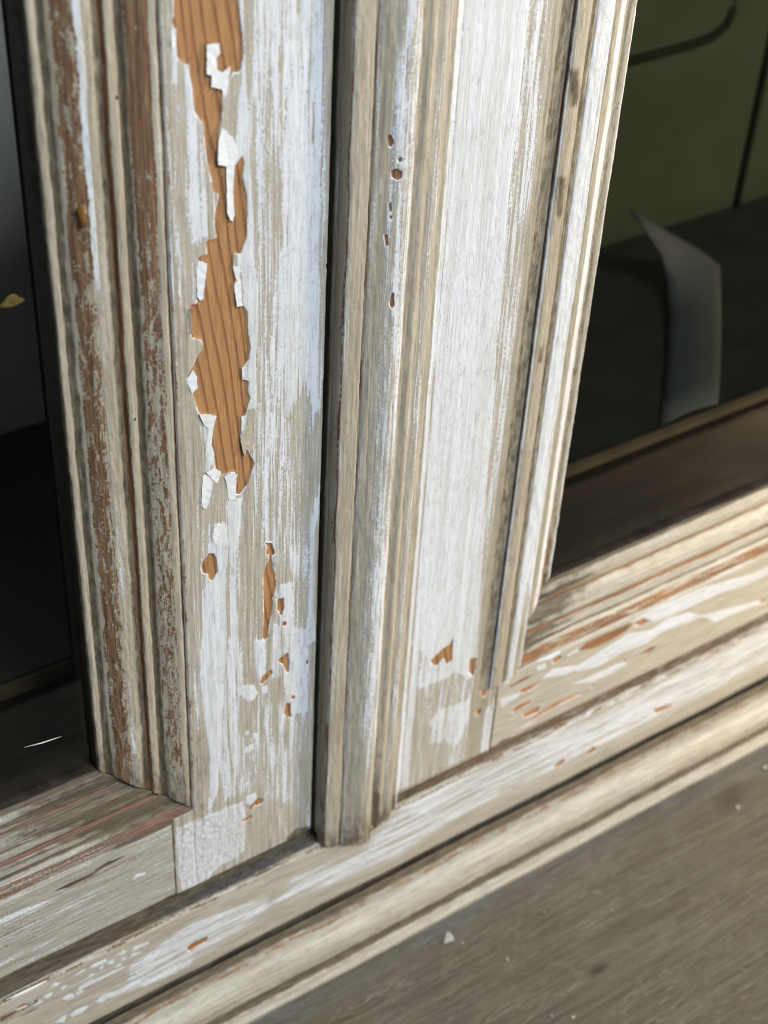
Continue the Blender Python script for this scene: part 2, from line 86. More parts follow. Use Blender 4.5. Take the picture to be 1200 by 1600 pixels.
# ------------------------------------------------------------------ helpers
def link(name, me, mat=None, parent=None):
    o = bpy.data.objects.new(name, me); COL.objects.link(o)
    if mat is not None: me.materials.append(mat)
    if parent is not None: o.parent = parent
    return o
def thing(name, label, cat, loc=(0, 0, 0)):
    o = bpy.data.objects.new(name, None); COL.objects.link(o)
    o.empty_display_size = 0.01; o.location = loc
    o['label'] = label; o['category'] = cat
    return o
def tag(o, label, cat, group=None, kind=None):
    o['label'] = label; o['category'] = cat
    if group: o['group'] = group
    if kind: o['kind'] = kind
    return o

def sdf(px, pz, poly):
    """signed distance in mm, positive inside"""
    P = np.asarray(poly, float); n = len(P)
    best = np.full(px.shape, 1e9); inside = np.zeros(px.shape, bool)
    for i in range(n):
        ax, az = P[i]; bx, bz = P[(i + 1) % n]
        ex, ez = bx - ax, bz - az
        L = ex * ex + ez * ez + 1e-9
        t = np.clip(((px - ax) * ex + (pz - az) * ez) / L, 0, 1)
        dd = (px - ax - t * ex) ** 2 + (pz - az - t * ez) ** 2
        best = np.minimum(best, dd)
        c = ((az > pz) != (bz > pz)) & (px < ex * (pz - az) / (ez if abs(ez) > 1e-9 else 1e-9) + ax)
        inside ^= c
    s = np.sqrt(best)
    return np.where(inside, s, -s)
def sdf_at(x, z, poly, margin=4.0, far=-4.0):
    P = np.asarray(poly, float)
    lo, hi = P.min(0) - margin, P.max(0) + margin
    sel = (x > lo[0]) & (x < hi[0]) & (z > lo[1]) & (z < hi[1])
    out = np.full(x.shape, far)
    if sel.any(): out[sel] = np.maximum(sdf(x[sel], z[sel], poly), far)
    return out
def smooth(a, b, x):
    t = np.clip((x - a) / (b - a), 0, 1); return t * t * (3 - 2 * t)
def field(x, z, feats, base):
    out = base.copy() if isinstance(base, np.ndarray) else np.full(x.shape, float(base))
    for poly, val, soft in feats:
        k = smooth(-soft, soft, sdf_at(x, z, poly, soft + 1, -soft - 1))
        out = out + np.maximum(val - out, 0) * k
    return out
def chips_of(x, z, polys):
    out = np.full(x.shape, -4.0)
    for p in polys: out = np.maximum(out, sdf_at(x, z, p))
    return out
def bands(s, rows, soft=0.16):
    """piecewise value across a profile: rows = (from, to, value)"""
    out = np.zeros(s.shape)
    for a, b, v in rows:
        out += v * smooth(a - soft, a + soft, s) * (1 - smooth(b - soft, b + soft, s))
    return out
class Wave:
    """sum of sines: gentle unevenness along a run"""
    def __init__(self, n, lo, hi, seed):
        g = np.random.default_rng(seed)
        self.f = g.uniform(lo, hi, n); self.p = g.uniform(0, 6.28, n); self.a = g.uniform(.4, 1, n) / n
    def __call__(self, t):
        return sum(a * np.sin(f_ * t + p) for f_, p, a in zip(self.f, self.p, self.a))
def resample(pts, step):
    P = np.asarray(pts, float); out = [P[0]]
    for a, b in zip(P[:-1], P[1:]):
        n = max(1, int(np.ceil(np.hypot(*(b - a)) / step)))
        for k in range(1, n + 1): out.append(a + (b - a) * k / n)
    return np.array(out)
def rounded(pts, it=2):
    """corner cutting: softens a profile as layers of paint do"""
    P = np.asarray(pts, float)
    for _ in range(it):
        Q = [P[0]]
        for a, b in zip(P[:-1], P[1:]):
            L = np.hypot(*(b - a)); q = min(.25, .22 / max(L, 1e-6))
            Q += [a + (b - a) * q, b - (b - a) * q]
        Q.append(P[-1]); P = np.array(Q)
    return P

def lattice(nu, nv, du, dv, seed):
    g = np.random.default_rng(seed); G = g.normal(0, 1, (nu // du + 3, nv // dv + 3))
    a = np.arange(nu) / du; b = np.arange(nv) / dv
    ia, ib = a.astype(int), b.astype(int)
    fa, fb = a - ia, b - ib; fa = (fa * fa * (3 - 2 * fa))[:, None]; fb = (fb * fb * (3 - 2 * fb))[None]
    q = lambda i, j: G[np.ix_(ia + i, ib + j)]
    return (q(0, 0) * (1 - fa) + q(1, 0) * fa) * (1 - fb) + (q(0, 1) * (1 - fa) + q(1, 1) * fa) * fb
def sweep(name, front, back, axis, u0, u1, step, mat, parent, fields, seed, ends=None, rough=.05, shift=None, lump=.02):
    """front: dense profile (a, y) ; back: closing points (a, y) ; axis 'z' -> a is x, 'x' -> a is z. mm.
    ends(a) -> (u_lo, u_hi) per profile point. fields(x, z, s, y) -> dict of attributes."""
    F = np.asarray(front, float); B = np.asarray(back, float).reshape(-1, 2)
    prof = np.vstack([F, B]); nf, n = len(F), len(F) + len(B)
    tang = np.gradient(F, axis=0); nrm = np.stack([tang[:, 1], -tang[:, 0]], 1)
    nrm /= np.maximum(np.linalg.norm(nrm, axis=1, keepdims=True), 1e-9)
    if nrm[:, 1].mean() > 0: nrm = -nrm
    arc = np.concatenate([[0], np.cumsum(np.hypot(*np.diff(F, axis=0).T))])
    arcs = np.concatenate([arc, arc[-1] + 2 + np.arange(len(B)) * 4.0])
    nu = int((u1 - u0) / step) + 1
    t = np.linspace(0, 1, nu)
    lo = np.full(n, u0, float); hi = np.full(n, u1, float)
    if ends is not None:
        l2, h2 = ends(prof[:, 0]); lo, hi = np.broadcast_to(l2, (n,)).astype(float), np.broadcast_to(h2, (n,)).astype(float)
    Ug = lo[None] + (hi - lo)[None] * t[:, None]
    A = np.broadcast_to(prof[:, 0], Ug.shape).copy(); Yg = np.broadcast_to(prof[:, 1], Ug.shape).copy()
    S = np.broadcast_to(arcs, Ug.shape)
    if axis == 'z': X, Z = A, Ug
    else: X, Z = Ug, A
    at = fields(X.ravel(), Z.ravel(), S.ravel(), Yg.ravel())
    at = {k: np.broadcast_to(v, X.size).reshape(X.shape) for k, v in at.items()}
    disp = np.zeros(Ug.shape)
    w1, w2 = Wave(6, .02, .22, seed), Wave(8, .25, 1.4, seed + 50)
    disp[:, :nf] += (rough * 1.6 * w1(Ug + 7 * np.sin(S * .35)) + rough * .9 * w2(Ug + 3 * np.sin(S * 1.9)))[:, :nf]
    if 'chip' in at: disp[:, :nf] -= (.26 * smooth(-.08, .22, at['chip']))[:, :nf]
    if 'wear' in at: disp[:, :nf] -= (.07 * np.clip(at['wear'], 0, 1))[:, :nf]
    if 'white' in at: disp[:, :nf] += (.07 * smooth(-.1, .5, at['white']))[:, :nf]
    disp[:, :nf] += lump * (lattice(nu, nf, 14, 4, seed) + .7 * lattice(nu, nf, 5, 3, seed + 9) + .8 * lattice(nu, nf, 40, 3, seed + 18))
    dA = disp[:, :nf] * nrm[None, :, 0]; dY = disp[:, :nf] * nrm[None, :, 1]
    A[:, :nf] += dA; Yg[:, :nf] += dY
    if shift is not None: Yg[:, :nf] += shift(Ug[:, :nf], A[:, :nf])
    if axis == 'z': V = np.stack([A, Yg, Ug], -1)
    else: V = np.stack([Ug, Yg, A], -1)
    V = V.reshape(-1, 3) * MM
    i = np.arange(nu - 1)[:, None]; j = np.arange(n)[None]
    a = i * n + j; b = i * n + (j + 1) % n; c_ = (i + 1) * n + (j + 1) % n; d_ = (i + 1) * n + j
    quads = np.stack([a, b, c_, d_], -1).reshape(-1, 4)
    # orientation: make the front face the viewer (-y)
    k = (nu // 2) * n + nf // 2
    p0, p1, p3 = V[k], V[k + 1], V[k + n]
    flip = np.cross(p1 - p0, p3 - p0) @ np.array([nrm[nf // 2, 0] if axis == 'z' else 0, nrm[nf // 2, 1], nrm[nf // 2, 0] if axis == 'x' else 0]) < 0
    if flip: quads = quads[:, ::-1]
    capA = np.arange(n); capB = np.arange(n) + (nu - 1) * n
    caps = [capA[::-1], capB] if not flip else [capA, capB[::-1]]
    me = bpy.data.meshes.new(name)
    nq = len(quads)
    me.vertices.add(len(V)); me.vertices.foreach_set('co', V.ravel())
    loops = np.concatenate([quads.ravel(), caps[0], caps[1]])
    me.loops.add(len(loops)); me.loops.foreach_set('vertex_index', loops.astype(np.int32))
    starts = np.concatenate([np.arange(nq) * 4, [nq * 4, nq * 4 + n]])
    me.polygons.add(nq + 2)
    me.polygons.foreach_set('loop_start', starts.astype(np.int32))
    me.update(calc_edges=True)
    me.polygons.foreach_set('use_smooth', np.concatenate([np.ones(nq, bool), [False, False]]))
    for kname in ('chip', 'white', 'wear', 'grime', 'crack', 'shine'):
        arr = at.get(kname, np.full(Ug.shape, -4.0 if kname == 'chip' else (-1.0 if kname == 'white' else 0.0)))
        la = me.attributes.new(kname, 'FLOAT', 'POINT'); la.data.foreach_set('value', arr.astype(np.float32).ravel())
    g = np.stack([S, Ug, np.full(Ug.shape, seed * 37.0)], -1).astype(np.float32)
    ga = me.attributes.new('grain', 'FLOAT_VECTOR', 'POINT'); ga.data.foreach_set('vector', g.ravel())
    me.update()
    return link(name, me, mat, parent)

# ------------------------------------------------------------------ materials
class NT:
    def __init__(self, name):
        self.m = bpy.data.materials.new(name); self.m.use_nodes = True
        self.t = self.m.node_tree; self.t.nodes.clear()
        self.out = self.n('ShaderNodeOutputMaterial')
    def n(self, typ, **kw):
        nd = self.t.nodes.new(typ)
        for k, v in kw.items(): setattr(nd, k, v)
        return nd
    def set(self, sock, v):
        if isinstance(v, bpy.types.NodeSocket): self.t.links.new(v, sock)
        elif v is not None:
            if isinstance(v, tuple) and len(v) == 3 and sock.type == 'RGBA': v = v + (1,)
            sock.default_value = v
    def math(self, op, a, b=None, c=None, clamp=False):
        nd = self.n('ShaderNodeMath', operation=op, use_clamp=clamp)
        self.set(nd.inputs[0], a); self.set(nd.inputs[1], b)
        if c is not None: self.set(nd.inputs[2], c)
        return nd.outputs[0]
    def add(self, a, b): return self.math('ADD', a, b)
    def mul(self, a, b): return self.math('MULTIPLY', a, b)
    def step(self, x, a, b, o0=0., o1=1.):
        nd = self.n('ShaderNodeMapRange', interpolation_type='SMOOTHSTEP')
        self.set(nd.inputs[0], x); nd.inputs[1].default_value = a; nd.inputs[2].default_value = b
        nd.inputs[3].default_value = o0; nd.inputs[4].default_value = o1
        return nd.outputs[0]
    def mix(self, f, a, b, mode='MIX'):
        nd = self.n('ShaderNodeMix', data_type='RGBA', blend_type=mode)
        self.set(nd.inputs[0], f); self.set(nd.inputs[6], a); self.set(nd.inputs[7], b)
        return nd.outputs[2]
    def attr(self, name, vec=False):
        nd = self.n('ShaderNodeAttribute', attribute_name=name)
        return nd.outputs['Vector'] if vec else nd.outputs['Fac']
    def vmul(self, v, s, off=(0, 0, 0)):
        nd = self.n('ShaderNodeVectorMath', operation='MULTIPLY_ADD')
        self.set(nd.inputs[0], v); nd.inputs[1].default_value = s; nd.inputs[2].default_value = off
        return nd.outputs[0]
    def noise(self, v, detail=4, rough=.55, dist=0., scale=1.):
        nd = self.n('ShaderNodeTexNoise'); self.set(nd.inputs['Vector'], v)
        nd.inputs['Scale'].default_value = scale; nd.inputs['Detail'].default_value = detail
        nd.inputs['Roughness'].default_value = rough; nd.inputs['Distortion'].default_value = dist
        return nd.outputs['Fac']
    def ramp(self, f, stops):
        nd = self.n('ShaderNodeValToRGB'); self.set(nd.inputs[0], f)
        cr = nd.color_ramp
        while len(cr.elements) < len(stops): cr.elements.new(.5)
        for e, (p, c) in zip(cr.elements, stops): e.position = p; e.color = tuple(c) + (1,)
        return nd.outputs[0]

def weathered_paint(name, beige=(.43, .388, .305), streak=2.0, white_col=(.78, .815, .88), wood=((.47, .245, .105), (.225, .09, .033)), wear_cols=((.17, .09, .055), (.27, .145, .08)), wear_scale=(1.1, .16, 1), wood_tilt=.13, rough=.48, sc=1.0, dirt=1.0):
    T = NT(name)
    g = T.attr('grain', True)
    chip, white, wear, grime, crack, shine = (T.attr(k) for k in ('chip', 'white', 'wear', 'grime', 'crack', 'shine'))
    n_st = T.noise(T.vmul(g, (1.5 * sc, .045, 1)), 5, .62)              # brush streaks
    n_st2 = T.noise(T.vmul(g, (4.2 * sc, .11, 1), (31, 7, 0)), 3, .6)    # fine streaks
    n_md = T.noise(T.vmul(g, (.45, .05, 1), (3, 11, 0)), 4, .6)
    n_bl = T.noise(T.vmul(g, wear_scale, (5, 2, 0)), 5, .65, .4)         # blotchy wear
    n_is = T.noise(T.vmul(g, (1.7, 1.3, 1), (9, 4, 0)), 4, .65)          # crisp flake edges
    n_gr = T.noise(T.vmul(g, (.6, .25, 1), (17, 9, 0)), 5, .7)
    n_br = T.noise(T.vmul(g, (.55, .016, 1), (41, 23, 0)), 3, .6)          # broad brush marks
    n_dot = T.noise(T.vmul(g, (1.9, 1.2, 1), (77, 3, 0)), 2, .5)
    c_ = lambda n: T.math('SUBTRACT', n, .5)
    # paint layers
    wv = T.add(T.add(white, T.mul(c_(n_br), 1.1)), T.add(T.mul(c_(n_st), streak), T.add(T.mul(c_(n_st2), .7), T.mul(c_(n_is), 1.0))))
    w_m = T.step(wv, -.05, .05)
    w_soft = T.step(wv, -.75, .10)
    bcol = T.mix(T.step(n_st, .3, .7), tuple(v * .80 for v in beige), tuple(min(1, v * 1.14) for v in beige))
    bcol = T.mix(T.mul(T.step(n_st2, .45, .75), .35), bcol, (.30, .25, .18))
    bcol = T.mix(T.mul(T.mul(w_soft, T.step(n_st2, .25, .6)), .62), bcol, (.66, .645, .60))
    wcol = T.mix(T.step(n_br, .35, .6), (white_col[0] * .86, white_col[1] * .85, white_col[2] * .81), white_col)
    wcol = T.mix(T.mul(T.step(n_st2, .58, .8), .14), wcol, (.52, .48, .42))
    n_h = T.noise(T.vmul(g, (2.6, .035, 1), (61, 13, 0)), 3, .5)
    hair = T.step(T.math('ABSOLUTE', c_(n_h)), .004, .017, 1, 0)
    hair = T.mul(hair, T.step(n_gr, .40, .60))
    wcol = T.mix(T.mul(hair, .7), wcol, (.46, .43, .39))
    # crackle in the white coat
    vor = T.n('ShaderNodeTexVoronoi', feature='DISTANCE_TO_EDGE')
    wob = T.n('ShaderNodeVectorMath', operation='ADD')
    nz = T.n('ShaderNodeTexNoise'); T.set(nz.inputs['Vector'], T.vmul(g, (.9, .9, 1))); nz.inputs['Detail'].default_value = 3
    T.set(wob.inputs[0], T.vmul(g, (.42, .26, 1))); T.set(wob.inputs[1], T.vmul(nz.outputs['Color'], (.5, .5, 0)))
    T.set(vor.inputs['Vector'], wob.outputs[0]); vor.inputs['Scale'].default_value = 1.0
    vor2 = T.n('ShaderNodeTexVoronoi', feature='DISTANCE_TO_EDGE')
    T.set(vor2.inputs['Vector'], T.vmul(wob.outputs[0], (1.9, 2.1, 1))); vor2.inputs['Scale'].default_value = 1.0
    cr1 = T.mul(T.step(vor.outputs['Distance'], .004, .028, 1, 0), T.step(n_is, .40, .58))
    cr2 = T.mul(T.step(vor2.outputs['Distance'], .018, .065, 1, 0), T.mul(T.step(crack, .7, 1.0), T.step(n_is, .30, .46)))
    crk = T.math('MULTIPLY', T.math('MAXIMUM', cr1, cr2), crack, clamp=True)
    wcol = T.mix(T.mul(crk, .7), wcol, (.40, .36, .30))
    col = T.mix(w_m, bcol, wcol)
    # grime in recesses: an ingrained film with its own blotchy outline
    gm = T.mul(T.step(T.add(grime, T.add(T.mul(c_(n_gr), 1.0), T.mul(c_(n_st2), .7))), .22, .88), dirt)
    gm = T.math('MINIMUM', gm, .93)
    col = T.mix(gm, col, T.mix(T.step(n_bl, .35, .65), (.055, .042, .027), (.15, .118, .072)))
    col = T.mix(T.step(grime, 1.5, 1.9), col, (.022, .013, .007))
    # scattered specks
    sp = T.mul(T.step(n_dot, .70, .74), .7)
    col = T.mix(sp, col, (.16, .12, .085))
    # worn to primer / weathered wood
    wr = T.add(wear, T.add(T.mul(c_(n_bl), 1.6), T.add(T.mul(c_(n_is), 1.0), T.mul(c_(n_st2), .6))))
    wr_on = T.step(wear, .02, .12)
    wr_m = T.mul(T.step(wr, .44, .56), wr_on)
    wrc = T.mix(T.step(n_st, .35, .65), wear_cols[0], wear_cols[1])
    wrc = T.mix(T.mul(T.step(n_st2, .58, .72), .55), wrc, (.50, .44, .36))
    col = T.mix(wr_m, col, wrc)
    # bare pine in the chips
    ce = T.add(chip, T.mul(c_(n_is), .34))
    rim = T.mul(T.step(ce, -.30, -.22), T.mul(T.step(T.noise(T.vmul(g, (.35, .28, 1), (51, 3, 0)), 3, .6), .46, .53), .95))
    col = T.mix(rim, col, white_col)
    ch_m = T.step(ce, -.03, .05)
    sx = T.n('ShaderNodeSeparateXYZ'); T.set(sx.inputs[0], g)
    ring = T.add(T.add(sx.outputs[0], T.mul(sx.outputs[1], wood_tilt)), T.mul(c_(T.noise(T.vmul(g, (.13, .012, 1), (2, 5, 0)), 2, .5)), 4.0))
    fr = T.math('FRACT', T.mul(ring, .50))
    late = T.mul(T.mul(T.step(fr, .50, .84), T.step(fr, .87, .95, 1, 0)), T.step(n_md, .2, .55, .72, 1.0))
    pine = T.mix(late, wood[0], wood[1])
    fib = T.noise(T.vmul(g, (7, .25, 1)), 3, .6)
    pine = T.mix(T.mul(T.step(fib, .4, .7), .35), pine, tuple(v * .62 for v in wood[0]))
    pine = T.mix(T.mul(T.step(n_md, .45, .7), .3), pine, (.42, .20, .09))
    pine = T.mix(T.mul(T.step(n_gr, .52, .75), .35), pine, (.27, .165, .10))
    col = T.mix(ch_m, col, pine)
    # roughness and relief
    rg = T.mix(w_m, (rough, 0, 0), (rough - .04, 0, 0))
    rgh = T.add(T.add(rough, T.mul(c_(n_is), .25)), T.add(T.mul(gm, .2), T.mul(T.math('MAXIMUM', wr_m, ch_m), .22)))
    rgh = T.math('SUBTRACT', rgh, T.mul(shine, .26))
    h = T.add(T.mul(w_m, .085), T.mul(T.step(ce, -.10, .06), -.16))
    h = T.add(h, T.add(T.mul(wr_m, -.08), T.add(T.mul(n_st, .20), T.mul(n_st2, .09))))
    h = T.add(h, T.add(T.mul(n_is, .05), T.mul(T.math('MAXIMUM', crk, hair), -.05)))
    h = T.add(h, T.mul(T.mul(late, ch_m), .05))
    bp = T.n('ShaderNodeBump'); bp.inputs['Strength'].default_value = .85; bp.inputs['Distance'].default_value = MM
    T.set(bp.inputs['Height'], h)
    b = T.n('ShaderNodeBsdfPrincipled')
    T.set(b.inputs['Base Color'], col); T.set(b.inputs['Roughness'], rgh); T.set(b.inputs['Normal'], bp.outputs[0])
    b.inputs['Specular IOR Level'].default_value = .45
    T.set(T.out.inputs[0], b.outputs[0])
    return T.m

def simple(name, col, rough=.6, var=.25, scale=300, spec=.4):
    T = NT(name)
    co = T.n('ShaderNodeTexCoord').outputs['Object']
    n_ = T.noise(T.vmul(co, (scale, scale, scale)), 4, .6)
    c = T.mix(T.step(n_, .3, .7), tuple(v * (1 - var) for v in col), tuple(min(1, v * (1 + var)) for v in col))
    b = T.n('ShaderNodeBsdfPrincipled'); T.set(b.inputs['Base Color'], c); b.inputs['Roughness'].default_value = rough
    b.inputs['Specular IOR Level'].default_value = spec
    bp = T.n('ShaderNodeBump'); bp.inputs['Distance'].default_value = .0002; bp.inputs['Strength'].default_value = .5
    T.set(bp.inputs['Height'], n_); T.set(b.inputs['Normal'], bp.outputs[0])
    T.set(T.out.inputs[0], b.outputs[0]); return T.m

def glass_mat():
    T = NT('old_window_glass')
    fr = T.n('ShaderNodeFresnel'); fr.inputs['IOR'].default_value = 1.5
    co = T.n('ShaderNodeTexCoord').outputs['Object']
    wv = T.noise(T.vmul(co, (14, 14, 14)), 2, .5)
    bp = T.n('ShaderNodeBump'); bp.inputs['Distance'].default_value = .002; bp.inputs['Strength'].default_value = .06
    T.set(bp.inputs['Height'], wv); T.set(fr.inputs['Normal'], bp.outputs[0])
    tr = T.n('ShaderNodeBsdfTransparent'); tr.inputs[0].default_value = (.93, .95, .92, 1)
    gl = T.n('ShaderNodeBsdfGlossy'); gl.inputs['Roughness'].default_value = .015
    T.set(gl.inputs['Normal'], bp.outputs[0])
    mx = T.n('ShaderNodeMixShader')
    geo = T.n('ShaderNodeNewGeometry').outputs['Backfacing']
    T.set(mx.inputs[0], T.mul(fr.outputs[0], T.math('SUBTRACT', 1.0, geo))); T.set(mx.inputs[1], tr.outputs[0]); T.set(mx.inputs[2], gl.outputs[0])
    T.set(T.out.inputs[0], mx.outputs[0]); return T.m

def counter_mat():
    T = NT('worn_brown_grey_paint')
    co = T.n('ShaderNodeTexCoord').outputs['Object']
    k = 1000.0
    a = T.noise(T.vmul(co, (.022 * k, .75 * k, k * .4)), 8, .7, .3)
    b_ = T.noise(T.vmul(co, (.06 * k, 1.5 * k, k), (4, 2, 0)), 4, .6)
    cl = T.noise(T.vmul(co, (.035 * k, .09 * k, k * .1), (8, 1, 0)), 4, .6, .6)
    sp = T.noise(T.vmul(co, (.5 * k, .9 * k, k), (3, 3, 0)), 3, .6)
    col = T.ramp(a, [(.22, (.060, .051, .038)), (.42, (.106, .094, .073)), (.56, (.142, .128, .103)), (.78, (.20, .182, .148))])
    col = T.mix(T.mul(T.step(b_, .45, .7), .6), col, (.065, .053, .040))
    col = T.mix(T.mul(T.step(cl, .5, .68), .55), col, (.115, .098, .062))
    col = T.mix(T.mul(T.step(cl, .46, .30), .45), col, (.140, .130, .108))
    col = T.mix(T.mul(T.step(sp, .60, .72), .45), col, (.24, .22, .19))
    col = T.mix(1.0, col, (.96, .92, .86), 'MULTIPLY')
    col = T.mix(T.mul(T.step(sp, .36, .28), .5), col, (.045, .035, .025))
    ln = T.noise(T.vmul(co, (.03 * k, 2.6 * k, k), (14, 2, 0)), 3, .6)
    col = T.mix(T.mul(T.step(ln, .58, .66), .6), col, (.22, .20, .16))
    col = T.mix(T.mul(T.step(ln, .40, .33), .6), col, (.04, .032, .02))
    sc_ = T.noise(T.vmul(co, (.035 * k, .35 * k, k), (24, 6, 0)), 2, .5, 1.2)
    scr = T.mul(T.step(T.math('ABSOLUTE', T.math('SUBTRACT', sc_, .5)), .004, .014, 1, 0), T.step(cl, .42, .58))
    col = T.mix(T.mul(scr, .6), col, (.27, .25, .215))
    pat = T.noise(T.vmul(co, (.11 * k, .2 * k, k), (2, 31, 0)), 5, .65, .8)
    col = T.mix(T.mul(T.step(pat, .54, .60), .35), col, (.17, .16, .115))
    grit = T.noise(T.vmul(co, (.9 * k, .9 * k, k), (5, 5, 0)), 2, .5)
    col = T.mix(T.mul(T.step(grit, .69, .74), .7), col, (.03, .024, .017))
    at = T.attr('stain'); col = T.mix(at, col, (.040, .030, .018))
    du = T.attr('dust'); col = T.mix(T.mul(du, T.step(T.add(cl, sp), .75, 1.2)), col, (.13, .13, .13))  # cool grey painted in for the shadow line along the base moulding
    b = T.n('ShaderNodeBsdfPrincipled'); T.set(b.inputs['Base Color'], col)
    T.set(b.inputs['Roughness'], T.step(cl, .3, .7, .50, .66)); b.inputs['Specular IOR Level'].default_value = .4
    bp = T.n('ShaderNodeBump'); bp.inputs['Distance'].default_value = .0003; bp.inputs['Strength'].default_value = .55
    T.set(bp.inputs['Height'], T.add(T.add(a, T.mul(b_, .5)), T.mul(sp, .3))); T.set(b.inputs['Normal'], bp.outputs[0])
    T.set(T.out.inputs[0], b.outputs[0]); return T.m

M_STILE_L = weathered_paint('peeling_paint_on_pine', streak=2.1)
M_STILE_R = weathered_paint('brushed_white_over_beige', streak=1.9)
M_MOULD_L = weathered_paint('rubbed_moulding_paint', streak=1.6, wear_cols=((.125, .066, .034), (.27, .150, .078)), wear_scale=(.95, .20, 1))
M_MOULD_R = weathered_paint('white_moulding_paint', streak=1.3)
M_ASTRAGAL = weathered_paint('grey_streaked_moulding_paint', streak=1.9, wood=((.30, .15, .085), (.20, .09, .05)), beige=(.42, .378, .30), wear_cols=((.13, .05, .028), (.20, .085, .045)), wear_scale=(1.3, .09, 1))
M_RAIL_R = weathered_paint('cream_rail_paint', streak=1.5, beige=(.52, .475, .385), wear_cols=((.19, .085, .05), (.36, .175, .07)), wood=((.52, .25, .12), (.33, .13, .05)), wear_scale=(1.0, .07, 1))
M_RAIL_L = weathered_paint('thin_rubbed_rail_paint', streak=1.6, beige=(.36, .335, .28), wear_cols=((.16, .085, .07), (.27, .15, .10)), wear_scale=(1.9, .035, 1))
M_BASE = weathered_paint('base_rail_paint', streak=2.2, beige=(.46, .425, .35), wear_cols=((.14, .085, .05), (.24, .14, .075)))
M_BED = weathered_paint('soiled_base_moulding_paint', streak=1.2, beige=(.41, .38, .31), dirt=1.0, wear_cols=((.22, .11, .05), (.36, .18, .075)), sc=.8)
M_GLASS = glass_mat()
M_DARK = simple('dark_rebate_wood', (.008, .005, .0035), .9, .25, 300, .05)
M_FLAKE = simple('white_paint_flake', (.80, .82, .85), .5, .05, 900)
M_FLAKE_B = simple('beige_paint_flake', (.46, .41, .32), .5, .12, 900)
M_BACK_L = simple('pale_back', (.34, .33, .31), .7, .15, 20, .1)  # paler than the olive side, standing in for grey reflection in the left pane
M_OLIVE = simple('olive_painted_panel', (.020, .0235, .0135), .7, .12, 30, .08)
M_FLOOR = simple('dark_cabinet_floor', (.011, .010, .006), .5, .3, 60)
M_BROWN = simple('brown_lipping', (.045, .030, .016), .6, .25, 80)
M_COUNTER = counter_mat()

# ------------------------------------------------------------------ profiles (mm): offset from the flat, depth
STILE_P = [(2.0, .02), (2.41, .95), (2.75, .35), (3.4, .15), (4.3, .22), (5.3, .5), (6.3, .8), (7.2, 1.15), (8.07, 1.65), (8.6, 2.2), (9.1, 2.15), (9.7, 1.55), (10.8, 1.36), (11.55, 1.45), (11.8, 2.35), (12.3, 2.5), (13.0, 2.05),
           (14.0, 1.82), (15.5, 1.85), (16.8, 2.1), (17.9, 2.5), (19.0, 3.0), (19.9, 3.55), (20.6, 4.15), (21.1, 4.2), (21.6, 3.8), (22.2, 3.65), (22.9, 3.75), (23.2, 4.2), (23.3, 5.4)]
STILE_PR = [(2.0, .02), (2.2, .6), (2.45, -.55), (2.9, -.88), (4.0, -.9), (5.3, -.72), (6.5, -.35), (7.4, -.06), (8.0, -.05), (8.7, -.25), (10.0, -.27), (11.6, -.2), (12.6, -.1), (12.9, .05), (13.05, .8), (13.4, .95), (14.0, .75), (15.2, .85),
            (16.3, 1.3), (17.3, 1.9), (18.2, 2.5), (18.9, 3.0), (19.4, 3.15), (19.9, 2.9), (20.7, 2.8), (21.5, 3.0), (21.8, 3.5), (21.9, 5.4)]
RAIL_P = [(.0, .0), (.5, .02), (.75, .28), (1.2, .12), (1.9, .18), (3.0, .5), (4.1, .95), (5.0, 1.5), (5.5, 1.85), (6.0, 1.85), (6.6, 1.55), (8.0, 1.42), (9.4, 1.5), (9.7, 2.25), (10.2, 2.35), (10.9, 2.05),
          (12.0, 1.85), (13.4, 1.95), (14.6, 2.3), (15.6, 2.9), (16.4, 3.5), (17.0, 3.95), (17.5, 4.0), (18.2, 3.68), (19.6, 3.5), (21.2, 3.6), (22.8, 3.8), (23.5, 4.2), (23.7, 5.4)]
ZT = 140.0                                    # top of what is built
XL, XR = -47.55, 35.0                         # where the flats of the two stiles end
ZL, ZR = -70.7, -72.4                         # tops of the flats of the two rails
SL, SR = -55.3, 40.6                          # shoulder joints of the rails
BOT_L, BOT_R = -96.4, -99.3                   # door bottoms

cabinet = thing('cabinet', 'old cabinet with two glazed doors in peeling white and beige paint', 'cabinet', (0, 0, -.144))
def inv(parent, o):
    """meshes are built in scene coordinates: undo the offset of the parent"""
    o.location = -Vector(parent.location) if parent is cabinet else (0, 0, 0); return o
def frame_core(name, boxes, label):
    bm = bmesh.new()
    for x0, x1, y0, y1, z0, z1 in boxes:
        for v in bmesh.ops.create_cube(bm, size=1)['verts']:
            v.co = Vector(((x0 + x1) / 2 + v.co.x * (x1 - x0), (y0 + y1) / 2 + v.co.y * (y1 - y0), (z0 + z1) / 2 + v.co.z * (z1 - z0))) * MM
    me = bpy.data.meshes.new(name); bm.to_mesh(me); bm.free()
    o = link(name, me, M_DARK, cabinet); o.location = -Vector(cabinet.location); o['label'] = label
    return o
left_door = frame_core('door', [(XL - 21.5, XL - 1, 11.9, 17.5, ZL + 21.4, ZT), (-150, XL - 1, 12.3, 17.2, ZL - 4, ZL + 21.5)], 'glazed door with a long bare wood patch in its peeling stile')
right_door = frame_core('door', [(XR + 1, XR + 21.5, 11.9, 17.5, ZR + 21.4, ZT), (XR + 1, 230, 12.3, 17.2, ZR - 4, ZR + 21.5)], 'glazed door whose brushed white stile carries the narrow bead strip')

